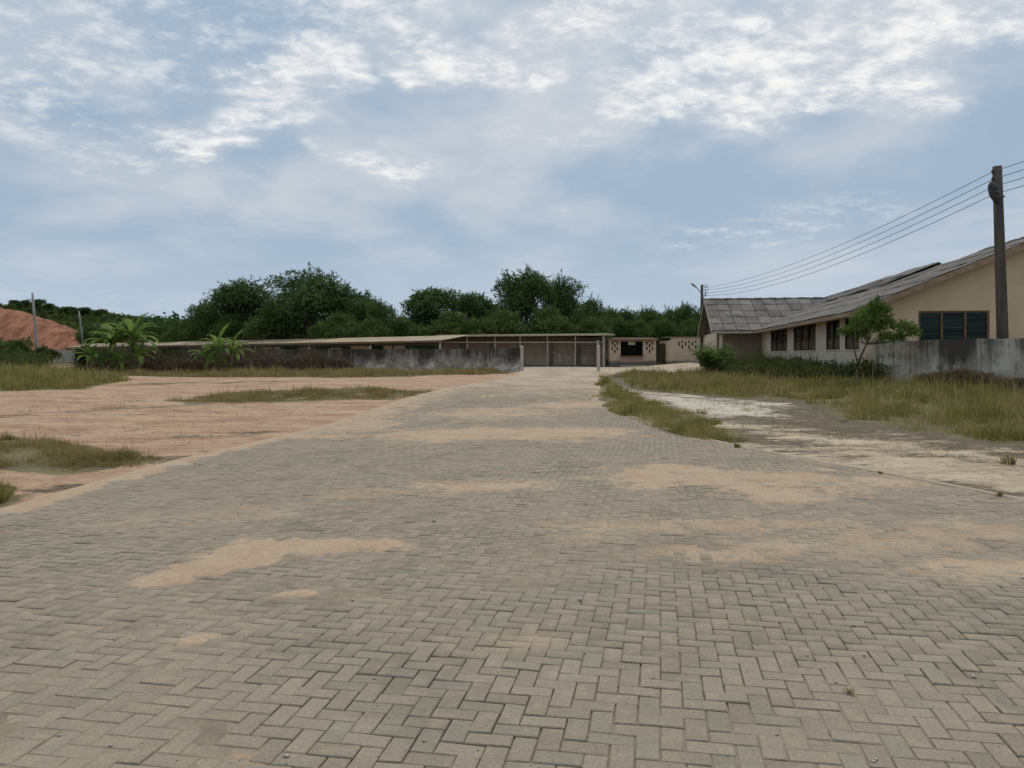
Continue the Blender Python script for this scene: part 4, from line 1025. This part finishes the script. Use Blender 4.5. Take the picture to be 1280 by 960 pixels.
# local x runs right, so the shed lies at x < 0, depth +y
D_ = 4.6
r_ = MB(); nseg = 60
for k in range(nseg):
    x0_, x1_ = -sl * k / nseg, -sl * (k + 1) / nseg
    e0, e1 = za_ + (zb_ - za_) * k / nseg, za_ + (zb_ - za_) * (k + 1) / nseg
    dz0, dz1 = random.uniform(0, 0.03), random.uniform(0, 0.03)
    r_.slab((x1_, 0, e1 + dz0), (x0_ - 0.02, 0, e0 + dz0), (x0_ - 0.02, D_, e0 + 0.62 + dz0), (x1_, D_, e1 + 0.62 + dz0), 0.03)
r_.build('roof', M_TANROOF, sh)
MB().prism([(0, -0.04, za_ - 0.20), (-sl, -0.04, zb_ - 0.20), (-sl, -0.04, zb_ - 0.03), (0, -0.04, za_ - 0.03)], (0, 0.035, 0)).build('fascia', M_BROWNWOOD, sh)
bw = MB(); bw.box(-sl + 1, -0.6, D_ - 0.3, D_ - 0.1, -0.3, 1.7); bw.build('back_wall', M_SHADEW, sh)
for k in range(15):
    x0_ = -1.5 - k * 5.2
    if k in (1, 2, 5): MB().box(x0_ - 3.4, x0_ - 0.2, 2.0, 2.15, -0.2, 2.35).build('partition', M_PALE, sh)
    if k in (3, 4, 8): MB().box(x0_ - 2.4, x0_ - 0.2, 2.4, 2.55, -0.2, 2.2).build('partition', M_CONC, sh)
for k in range(24):
    x0_ = -0.4 - k * (sl - 1) / 23
    MB().box(x0_ - 0.07, x0_ + 0.07, 0.12, 0.26, -0.4, za_ + (zb_ - za_) * k / 23 - 0.03).build('post', M_DARKWOOD if k % 3 else M_POST, sh)
MB().prism([(-0.4, 0.02, za_ - 0.42), (-sl + 0.3, 0.02, zb_ - 0.42), (-sl + 0.3, 0.02, zb_ - 0.30), (-0.4, 0.02, za_ - 0.30)], (0, 0.08, 0)).build('beam', M_DARKWOOD, sh)
MB().box(-sl + 0.2, -sl + 6, 0.3, 0.36, 0.75, 2.2).build('sheet_panel', M_RUST, sh)

# small pale buildings with pierced walls
kb = thing('kiosk', 'small pale kiosk with dark serving hatch and pierced block walls', 'kiosk', (10.75, 88.0, 0.2))
k_w = 5.1
def slots(x0, x1, z0, cols_, rows_, w=0.16, h=0.36):
    out = []
    for i in range(cols_):
        cx_ = x0 + (x1 - x0) * (i + 0.5) / cols_
        for j in range(rows_ - (i % 2 == 0)):
            z = z0 + j * 0.62 + (0.31 if i % 2 == 0 else 0.0)
            out.append((cx_ - w / 2, cx_ + w / 2, z, z + h))
    return out
hh = [(1.2, 3.65, 1.2, 2.85)] + slots(0.15, 0.98, 1.55, 3, 3) + slots(3.95, 4.85, 1.55, 3, 3)
mb = MB(); wall_boxes(mb, 0, k_w, -0.4, 3.05, 0, 0.15, hh); mb.build('front_wall', M_PALE, kb)
for x in (0, k_w - 0.15): MB().box(x, x + 0.15, 0.152, 3.5, -0.4, 3.05).build('side_wall', M_PALE, kb)
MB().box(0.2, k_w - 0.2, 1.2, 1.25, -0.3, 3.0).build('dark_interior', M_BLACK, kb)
MB().slab((-0.25, -0.6, 3.12), (k_w + 0.15, -0.6, 3.12), (k_w + 0.15, 3.7, 3.3), (-0.25, 3.7, 3.3), 0.05).build('roof', M_RUST, kb)
MB().box(-0.25, k_w + 0.15, -0.64, -0.60, 2.95, 3.12).build('fascia', M_BROWNWOOD, kb)
MB().box(1.22, 3.63, -0.03, 0.10, 0.55, 1.18).build('counter_panel', M_PINK, kb)
MB().box(1.1, 3.75, -0.35, -0.03, 1.19, 1.25).build('counter', M_BROWNWOOD, kb)
MB().box(1.1, 3.7, -0.9, -0.003, -0.4, 0.22).build('step', M_CONC, kb)
MB().box(2.05, 2.8, 0.03, 0.06, 2.45, 2.8).build('notice_board', M_POST, kb)
sb = thing('pierced_building', 'pale windowless building with rounded corner and rows of slot holes', 'building', (17.0, 88.0, 0.2))
hs_ = slots(1.2, 3.4, 2.05, 6, 2, 0.17, 0.4)
mb = MB(); wall_boxes(mb, 0.35, 6.5, -0.4, 2.9, 0, 0.15, hs_); mb.box(0.7, 6.5, 0.0, 0.15, 2.9, 3.22)
mb.prism([(0.35, 0, 2.9), (0.7, 0, 2.9), (0.7, 0, 3.22), (0.55, 0, 3.18), (0.42, 0, 3.08)], (0, 0.15, 0)); mb.build('front_wall', M_PALE, sb)
cw = MB()
for k in range(6):
    a0, a1 = math.pi / 2 * k / 6, math.pi / 2 * (k + 1) / 6
    p = lambda a, r0: (0.35 - r0 * math.sin(a), 0.35 - r0 * math.cos(a), -0.4)
    cw.prism([p(a0, 0.35), p(a1, 0.35), p(a1, 0.2), p(a0, 0.2)], (0, 0, 3.25 + 0.05 * (5 - k) / 5))
cw.build('corner_wall', M_PALE, sb, smooth=False)
MB().box(0.0, 0.15, 0.352, 4, -0.4, 2.9).build('side_wall', M_PALE, sb)
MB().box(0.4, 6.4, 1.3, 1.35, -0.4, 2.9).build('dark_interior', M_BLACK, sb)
MB().slab((0.1, -0.1, 3.27), (6.7, -0.1, 3.27), (6.7, 4.2, 3.40), (0.1, 4.2, 3.40), 0.04).build('roof', M_RUST, sb)
do = thing('gap_shade', 'dark gate in the gap between the two small pale buildings', 'screen', (15.95, 88.6, 0.2))  # dark strips fill the open gap, its shade put into their colour
for k in range(5):
    MB().box(0.02 + k * 0.2, 0.205 + k * 0.2, 0, 0.03, -0.1, 2.6 + 0.08 * (k % 2)).build('gap_strip', M_DARKWOOD, do)
MB().box(0, 1.0, 0.031, 0.08, 0.6, 0.72).build('gap_tie', M_DARKWOOD, do); MB().box(0, 1.0, 0.031, 0.08, 2.0, 2.12).build('gap_tie', M_DARKWOOD, do)

# grey block wall behind the left shrubs
long_wall('block_wall', 'pale grey block wall behind the vines below the earth mound', (-76, 112), (-58, 113), 0.3, 0.3, 1.9, 0.2, M_CONC, (4, 8, 12, 16), 12, 30)

# ------------------------------------------------------------------ poles and wires
def pole_thing(label, basep, top, r0, r1, mat, group='utility poles'):
    t = thing('utility_pole', label, 'pole', basep, 0, group)
    tp = Vector(top) - Vector(basep)
    MB().tube([(0, 0, -0.5), tp * 0.33, tp * 0.66, tp], [r0, r0 * 0.67 + r1 * 0.33, r0 * 0.33 + r1 * 0.67, r1], 12).build('shaft', mat, t, smooth=True)
    return t, tp
YN, YF = 29.0, 75.0
nb0 = ((1255.5 - 640) * .029, YN, 0.2); nt0 = P(1246.5, 208, YN)
npole, tp = pole_thing('tall dark power pole with a lamp behind the stained wall', nb0, nt0, 0.205, 0.155, M_POLE)
fb0 = ((877 - 640) * .075, YF, 0.4); ft0 = P(877.5, 356, YF)
fpole, tpf = pole_thing('distant power pole with angled lamp arm beside the wing roof', fb0, ft0, 0.17, 0.13, M_POLE)
wn = [214.5, 224, 233.5, 243]; wf = [359, 362.5, 366, 369.5]
ordn = ('topmost', 'second highest', 'third highest', 'lowest')
for k in range(4):
    a = Vector(P(1241.5, wn[k], YN)); a.y = YN
    b = Vector(P(881.5, wf[k], YF))
    c = Vector((a.x - 0.1, -14.0, a.z + 0.9))
    # insulator bracket on each pole
    la = a - Vector(nb0)
    ins = MB().box(la.x - 0.02, la.x + 0.16, la.y - 0.035, la.y + 0.035, la.z - 0.03, la.z + 0.03)
    io = ins.build('bracket', M_IRON, npole)
    MB().tube([(la.x, la.y, la.z - 0.07), (la.x, la.y, la.z - 0.03), (la.x, la.y, la.z + 0.03), (la.x, la.y, la.z + 0.07)], [0.045, 0.065, 0.065, 0.045], 8).build('insulator', M_IRON, io)
    lb = b - Vector(fb0)
    MB().tube([(lb.x, lb.y, lb.z - 0.08), (lb.x, lb.y, lb.z + 0.08)], 0.06, 8).build('insulator', M_IRON, fpole)
    w_ = MB(); pts = []
    for j in range(25):
        t = j / 24; p = b.lerp(a, t); p.z -= 0.85 * 4 * t * (1 - t) * (0.9 + 0.06 * k); pts.append(p)
    for j in range(1, 13):
        t = j / 12; p = a.lerp(c, t); p.z -= 0.6 * 4 * t * (1 - t); pts.append(p)
    w_.tube(pts, 0.0125, 5)
    tag(w_.build('power_line', M_WIRE), ordn[k] + ' of the four overhead wires between the two poles', 'wire', 'overhead wires')
# bracket bow on the far pole and its lamp arm
MB().tube([(tpf.x, 0, tpf.z - 0.05), (tpf.x + 0.45, 0, tpf.z + 0.0), (tpf.x + 0.55, 0, tpf.z - 0.35), (tpf.x + 0.42, 0, tpf.z - 0.9), (tpf.x + 0.1, 0, tpf.z - 1.0)], 0.03, 6).build('wire_bracket', M_IRON, fpole)
e1 = Vector((tpf.x - 0.08, 0, tpf.z - 0.75)); e2 = Vector((tpf.x - 0.55, -0.1, tpf.z - 0.25)); e3 = Vector((tpf.x - 1.05, -0.2, tpf.z + 0.12))
la_ = MB().tube([e1, e2], 0.035, 6).build('lamp_arm', M_IRON, fpole)
MB().tube([e2, e2.lerp(e3, .3), e2.lerp(e3, .8), e3], [0.05, 0.10, 0.11, 0.04], 8).build('lamp_head', M_POLEG, la_, smooth=True)
# lamp on the near pole: dish-like head seen from behind, hung on a short arm
lc = Vector(P(1243, 241, YN - 0.30)) - Vector(nb0)
lh = MB(); rings = 9; ns = 14
for i in range(rings):
    t = i / (rings - 1); u = t * 2 - 1
    wr = 0.19 * math.sqrt(max(0.03, 1 - abs(u) ** 2.4)) * (1 - 0.30 * (u < 0) * abs(u)); dp = 0.14 * math.sqrt(max(0.03, 1 - u * u))
    for j in range(ns):
        a = 2 * math.pi * j / ns
        p = Vector((math.cos(a) * wr, math.sin(a) * dp, u * 0.43)); p.rotate(Matrix.Rotation(R(-17), 3, 'Y'))
        lh.v.append(tuple(lc + p))
for i in range(rings - 1):
    for j in range(ns): lh.f.append((i * ns + j, i * ns + (j + 1) % ns, (i + 1) * ns + (j + 1) % ns, (i + 1) * ns + j))
lh.f.append(tuple(range(ns))); lh.f.append(tuple((rings - 1) * ns + j for j in range(ns)))
lho = lh.build('lamp_head', M_IRON, npole, smooth=True)
M_LENS = simple('dull lamp lens', (0.05, 0.055, 0.06), (0.08, 0.085, 0.09), 12, 0.3, 0.1)
for k in (-0.18, 0.0, 0.18):
    q = Vector((-0.01, -0.128, k)); q.rotate(Matrix.Rotation(R(-17), 3, 'Y')); q += lc
    MB().tube([q + Vector((-0.10, 0.0, 0.02)), q + Vector((0, -0.028, 0)), q + Vector((0.10, 0.0, -0.02))], 0.03, 6).build('lamp_lens', M_LENS, lho)
MB().tube([(lc.x + 0.05, lc.y + 0.1, lc.z - 0.2), (tp.x, 0.0, lc.z - 0.35)], 0.03, 6).build('lamp_arm', M_IRON, npole)
MB().tube([(tp.x + 0.02, 0, lc.z - 0.14), (tp.x + 0.02, 0, lc.z - 0.02)], 0.178, 12).build('steel_band', M_IRON, npole)
MB().tube([(tp.x + 0.15, 0, lc.z - 0.08), (tp.x + 0.27, -0.02, lc.z - 0.08)], 0.028, 6).build('bolt', M_IRON, npole)
# two far-left poles
def small_pole(px_t, y_t, px_b, y_b, Y, label, r0, r1):
    b0 = P(px_b, y_b, Y); t0 = P(px_t, y_t, Y)
    t, tpp = pole_thing(label, b0, t0, r0, r1, M_POLEG)
    MB().tube([(tpp.x - 0.55, 0, tpp.z - 0.9), (tpp.x + 0.1, 0, tpp.z - 0.9)], 0.05, 6).build('cross_arm', M_POLEG, t)
    for k in (-0.5, -0.2): MB().tube([(tpp.x + k, 0, tpp.z - 0.86), (tpp.x + k, 0, tpp.z - 0.68)], 0.045, 6).build('insulator', M_IRON, t)
small_pole(40.5, 366, 48, 458, 92, 'leaning grey concrete pole in front of the red earth mound', 0.20, 0.11)
small_pole(98.5, 389, 104, 428, 140, 'thin distant grey pole where the earth mound meets the green hill', 0.17, 0.12)

# ------------------------------------------------------------------ plants that stand alone
def banana(px, Y, stems, label, seed):
    r = random.Random(seed)
    X0 = (px - 640) / F * Y; z0 = float(ground(X0, Y)[()])
    t = thing('banana_plant', label, 'banana plant', (X0, Y, z0), 0, 'banana plants')
    ms = simple('banana stem', (0.09, 0.10, 0.04), (0.17, 0.15, 0.07), 4, 0.7, 0.1)
    for (sx, sy, sh_, n) in stems:
        lean = Vector((r.uniform(-.12, .12), r.uniform(-.1, .1), 1)) * sh_
        MB().tube([(sx, sy, -0.2), Vector((sx, sy, 0)) + lean * 0.5, Vector((sx, sy, 0)) + lean], [0.14, 0.11, 0.06], 8).build('stem', ms, t, smooth=True)
        for k in range(n):
            az = k * 2.4 + r.uniform(-0.4, 0.4); L = (1.2 + 0.55 * sh_) * r.uniform(0.75, 1.1); el = (R(80) - (R(66) * k / max(1, n - 1))) + r.uniform(-.12, .12)
            if k == 0: el = R(82)
            wmax = L * r.uniform(0.085, 0.12)
            p = Vector((sx, sy, 0)) + lean * r.uniform(0.9, 1.0); hd = Vector((math.cos(az), math.sin(az), 0)); sd_ = Vector((-math.sin(az), math.cos(az), 0))
            N = 12; V = []; f = []
            ang_ = el; step = L / N
            for i in range(N + 1):
                u = i / N
                ww_ = wmax * (0.12 if u < 0.14 else math.sin(math.pi * min(1, (u - 0.14) / 0.86) ** 0.75) ** 0.6 + 0.02)
                nrm = Vector((-hd.x * math.sin(ang_), -hd.y * math.sin(ang_), math.cos(ang_)))
                # blade halves droop from a sunken midrib, torn here and there
                tear = 1 - 0.35 * (r.random() < 0.25) * (u > 0.3)
                V += [p + sd_ * ww_ * tear + nrm * ww_ * 0.35, p, p - sd_ * ww_ + nrm * ww_ * 0.35]
                p = p + (hd * math.cos(ang_) + Vector((0, 0, 1)) * math.sin(ang_)) * step
                ang_ -= (0.10 if k == 0 else 0.16) * (0.4 + u) * r.uniform(0.8, 1.2)
            for i in range(N):
                a = i * 3
                f += [(a, a + 1, a + 4, a + 3), (a + 1, a + 2, a + 5, a + 4)]
            mb = MB().add(V, f); me = bpy.data.meshes.new('leaf'); me.from_pydata([tuple(v) for v in mb.v], [], mb.f); me.update()
            for pl in me.polygons: pl.use_smooth = True
            obj('leaf', me, M_BANANA, t)
    return t
banana(145, 66, [(0.2, 0, 2.7, 15), (-1.0, 0.4, 2.5, 14), (1.2, 0.3, 2.9, 14), (-1.8, -0.3, 1.3, 11), (1.9, 0.2, 1.4, 11), (0.4, -0.8, 1.0, 11), (-0.6, -0.9, 0.8, 9)], 'large clump of banana plants with tall upright leaves near the earth mound', 4)
banana(274, 66, [(0, 0, 2.1, 13), (0.8, 0.4, 1.8, 12), (-0.9, 0.1, 1.3, 11), (-0.2, -0.5, 0.9, 9)], 'smaller banana plant in front of the tan roof', 9)

def shrub(name, label, cat, px, Y, h, w, n, ll, lw, mat, seed, nb=7, group=None, low=0.15, zb=None):
    r = random.Random(seed); X0 = (px - 640) / F * Y; z0 = float(ground(X0, Y)[()]) if zb is None else zb
    t = thing(name, label, cat, (X0, Y, z0), 0, group)
    bl = [(r.uniform(-.5, .5) * w * 0.62, r.uniform(-.5, .5) * w * 0.5, h * r.uniform(low + 0.12, 0.80), w * r.uniform(0.15, 0.24)) for _ in range(nb)]
    tb = MB()
    for b_ in bl: tb.tube([(0, 0, -0.2), (b_[0] * 0.4, b_[1] * 0.4, b_[2] * 0.5), b_[:3]], [0.012 * h + 0.01, 0.009 * h + 0.006, 0.006], 5, False)
    tb.build('stem', M_BARK, t, smooth=True)
    V, Q = crown_leaves(bl, n, ll, lw, seed, 26, 0.3)
    obj('foliage', np_mesh('foliage', V, Q), mat, t)
    return t
for k, (px, h, w, Y, l_) in enumerate([(6, 3.0, 4.6, 88, 'vine-covered shrub at the far left under the earth mound'), (32, 2.9, 4.0, 90, 'leafy shrub immediately left of the leaning grey pole'), (60, 2.3, 3.0, 86, 'low shrub immediately right of the leaning grey pole'),
                                       (118, 2.2, 3.2, 70, 'dark shrub left of the large banana clump'), (185, 2.2, 3.4, 71, 'dark green bush between the two banana plants'), (212, 1.8, 2.4, 72, 'lower dark bush before the small banana plant'), (395, 1.6, 2.0, 73, 'sparse bush against the blackened wall right of the brown weeds'), (300, 1.5, 2.0, 71, 'small bush right of the smaller banana plant')]):
    shrub('shrub', l_, 'shrub', px, Y, h, w, 2600, 0.26, 0.12, M_TREE2 if k in (0, 1) else M_WEED, 100 + k, group='shrubs along the left boundary')
# spiky shrub before the wing
def spiky(px, Y, h, label, n, seed):
    r = np.random.default_rng(seed); X0 = (px - 640) / F * Y; z0 = float(ground(X0, Y)[()])
    t = thing('palm_shrub', label, 'shrub', (X0, Y, z0))
    Ps, Ds = [], []
    mb = MB()
    for k in range(n):
        az = r.uniform(0, 2 * math.pi); el = r.uniform(1.08, 1.56); L = h * r.uniform(0.6, 1.0); b0 = np.array([r.normal(0, 0.2), r.normal(0, 0.2), 0.1])
        hd = np.array([math.cos(az), math.sin(az), 0]); p = b0.copy(); a = el; pts = [p.copy()]
        for i in range(14):
            p = p + (hd * math.cos(a) + np.array([0, 0, math.sin(a)])) * L / 14; a -= 0.07 * (0.4 + i / 14); pts.append(p.copy())
            if i > 3:
                sd_ = np.array([-math.sin(az), math.cos(az), 0])
                for sg in (-1, 1):
                    Ps.append(p + r.normal(0, 0.01, 3)); Ds.append(sd_ * sg * 0.8 + hd * 0.6 + np.array([0, 0, r.uniform(-0.2, 0.5)]))
        mb.tube(pts[::3], 0.012, 4, False)
    mb.build('frond_stem', M_BARK, t)
    V, Q = leaf_cloud(np.array(Ps), np.array(Ds), 0.32, 0.065, r, 0.4)
    obj('fronds', np_mesh('fronds', V, Q), M_TREE3, t)
spiky(891, 53.0, 2.4, 'bright green spiky palm-like shrub at the corner of the wing', 120, 5)
# young tree by the stained wall
def young_tree():
    Y = 31.2; X0 = (1069 - 640) / F * Y; z0 = 0.35
    t = thing('young_tree', 'young green tree with slanting trunk in front of the white windowed wall', 'tree', (X0, Y, z0)); t.scale = (1.04, 1.0, 1.26)
    b = MB(); b.tube([(0, 0, -0.3), (0.05, 0, 0.45), (0.22, 0, 0.95), (0.48, 0.02, 1.4), (0.62, 0, 1.9)], [0.05, 0.045, 0.04, 0.034, 0.02], 7)
    b.tube([(0.1, 0, 0.7), (-0.05, 0.05, 1.25), (0.05, 0.0, 1.8)], [0.03, 0.024, 0.012], 6)
    bl = []
    r = random.Random(3)
    for (x, z, rad) in [(0.10, 1.95, 0.36), (0.5, 2.15, 0.40), (0.85, 2.2, 0.38), (0.65, 1.75, 0.36), (1.25, 1.85, 0.34), (1.65, 1.75, 0.30), (1.95, 1.62, 0.24), (0.30, 1.55, 0.30), (1.05, 1.45, 0.28), (1.5, 1.45, 0.22), (-0.12, 1.65, 0.26), (0.75, 2.48, 0.24)]:
        bl.append((x, r.uniform(-0.5, 0.5), z, rad)); b.tube([(0.45, 0, 1.3), (x * 0.5 + 0.22, bl[-1][1] * 0.5, z * 0.5 + 0.6), bl[-1][:3]], [0.02, 0.012, 0.005], 5, False)
    b.build('trunk', M_BARK, t, smooth=True)
    V, Q = crown_leaves(bl, 9000, 0.10, 0.032, 77, 70, 0.1)
    obj('crown', np_mesh('crown', V, Q), M_TREE3, t)
young_tree()
# weeds with leaves: rank growth at the wall foot, brown scrub by the boundary wall
def scrub(name, label, polygon, n, h, ll, lw, mat, seed):
    r = np.random.default_rng(seed); pg = np.array(polygon); lo, hi = pg.min(0), pg.max(0)
    X = r.uniform(lo[0], hi[0], n * 5); Y = r.uniform(lo[1], hi[1], n * 5)
    ok = sdist(polygon, X, Y) + (fbm(X * 0.7, Y * 0.7, seed, 3) - 0.5) * 0.6 > 0
    X, Y = X[ok][:n], Y[ok][:n]; n = len(X)
    top = h * (0.35 + 1.25 * fbm(X * 0.9, Y * 0.9, seed + 3, 4))
    Z = ground(X, Y) + top * np.sqrt(r.uniform(0.02, 1, n))
    V, Q = leaf_cloud(np.stack([X, Y, Z], 1), r.normal(0, 1, (n, 3)) + np.array([0, 0, 0.7]), ll, lw, r)
    return kind(obj(name, np_mesh(name, V, Q), mat), 'stuff', label)
scrub('weeds', 'broad-leaved dark weeds at the foot of the building', Z_TALL, 26000, 0.75, 0.13, 0.05, M_WEED, 81)
scrub('weeds', 'brown dead leaves among the standing weeds by the left wall', Z_DRY, 26000, 1.15, 0.22, 0.07, M_DRY, 83)
scrub('weeds', 'brown scrub at the foot of the stained boundary wall', [(15.6, 30.4), (16.6, 27.2), (18.2, 23.0), (17.5, 23.0), (15.9, 27.0), (15.2, 30.2)], 12000, 0.55, 0.10, 0.03, M_DRY, 85)
scrub('weeds', 'dark creeping growth at the far left under the pole', [(-70, 92), (-50, 70), (-40, 68), (-46, 80), (-62, 98)], 14000, 1.3, 0.3, 0.1, M_WEED, 87)

# ------------------------------------------------------------------ small litter
M_STONE = simple('pale stone', (0.28, 0.25, 0.2), (0.5, 0.46, 0.4), 20, 0.9, 0.1, coord='World')
def pebbles():
    r = np.random.default_rng(5); V, Tt = [], []
    n = 900
    Y = 2.6 + 16 * r.random(n) ** 1.5; X = r.uniform(-1, 1, n) * (0.7 * Y)
    s = r.lognormal(-5.2, 0.45, n)
    off = (X - road_r(Y) > 0) | (road_l(Y) - X > 0)
    Z = np.where(off, ground(X, Y), 0.0)
    for i in range(n):
        a = s[i] * (1.8 if off[i] else 1)
        oc = np.array([(1, 0, 0), (0, 1, 0), (-1, 0, 0), (0, -1, 0), (0, 0, .7), (0, 0, -.5)]) * a * r.uniform(.6, 1.3, (6, 3))
        k = len(V); V += [tuple(q + np.array([X[i], Y[i], Z[i] + a * 0.3])) for q in oc]
        Tt += [(k, k + 1, k + 4), (k + 1, k + 2, k + 4), (k + 2, k + 3, k + 4), (k + 3, k, k + 4), (k + 1, k, k + 5), (k + 2, k + 1, k + 5), (k + 3, k + 2, k + 5), (k, k + 3, k + 5)]
    return np_mesh('pebbles', np.array(V), None, np.array(Tt))
kind(obj('pebbles', pebbles(), M_STONE), 'stuff', 'small stones and crumbs scattered over the paving and sand')
def tuft(px, py, n, h, mat, label, seed, name='grass_tuft'):
    x, y = G(px, py); r = np.random.default_rng(seed); mb = MB()
    z = float(ground(x, y)[()]) if (x > road_r(y) or x < road_l(y)) else 0.0
    for _ in range(n):
        a = r.uniform(0, 6.28); l = h * r.uniform(0.5, 1.2); q = r.uniform(0.2, 0.9)
        bx, by = r.normal(0, h * 0.25, 2)
        w = 0.0012 + 0.0004 * y
        p = Vector((bx, by, 0)); e = p + Vector((math.cos(a) * l * q, math.sin(a) * l * q, l * (1 - 0.5 * q)))
        s_ = Vector((-math.sin(a), math.cos(a), 0)) * w
        mb.add([p - s_, p + s_, p.lerp(e, 0.55) + s_ + Vector((0, 0, 0.15 * l)), p.lerp(e, 0.55) - s_ + Vector((0, 0, 0.15 * l)), e], [(0, 1, 2, 3), (3, 2, 4)])
    return tag(mb.build(name, mat, None, (x, y, z)), label, 'grass tuft', 'lone grass tufts')
tuft(922, 559, 60, 0.09, M_GRASS, 'small dark tuft at the end of the grass strip by the kerb', 1)
tuft(1262, 578, 90, 0.18, M_GRASSDRY, 'dry stalky tuft at the right edge on the sand track', 2)
tuft(1062, 867, 22, 0.035, M_GRASSDRY, 'tiny wisp of dead stalks lying on the pavers', 3)
tuft(1100, 592, 22, 0.05, M_GRASS, 'low weed sprouting at the middle of the right kerb', 4)
tuft(1250, 620, 40, 0.06, M_GRASS, 'low weed sprouting at the near end of the right kerb', 5)
Z_SPRIG = poly((0, 500), (200, 492), (420, 500), (400, 530), (210, 572), (100, 545), (0, 540))
blades('grass', 'thin sprigs scattered over the pink sand at the left', Z_SPRIG, 1600, 0.07, 0.007, M_GRASSDRY, 0.7, 3.0, 0.60, 91, 1.6)
Z_SPRIG2 = poly((800, 495), (1000, 506), (1040, 530), (1280, 566), (1280, 600), (1100, 570), (940, 545), (900, 520))
blades('grass', 'small sprigs on the stained track at the right', Z_SPRIG2, 2200, 0.08, 0.007, M_GRASS, 0.7, 1.6, 0.56, 93, 1.6)
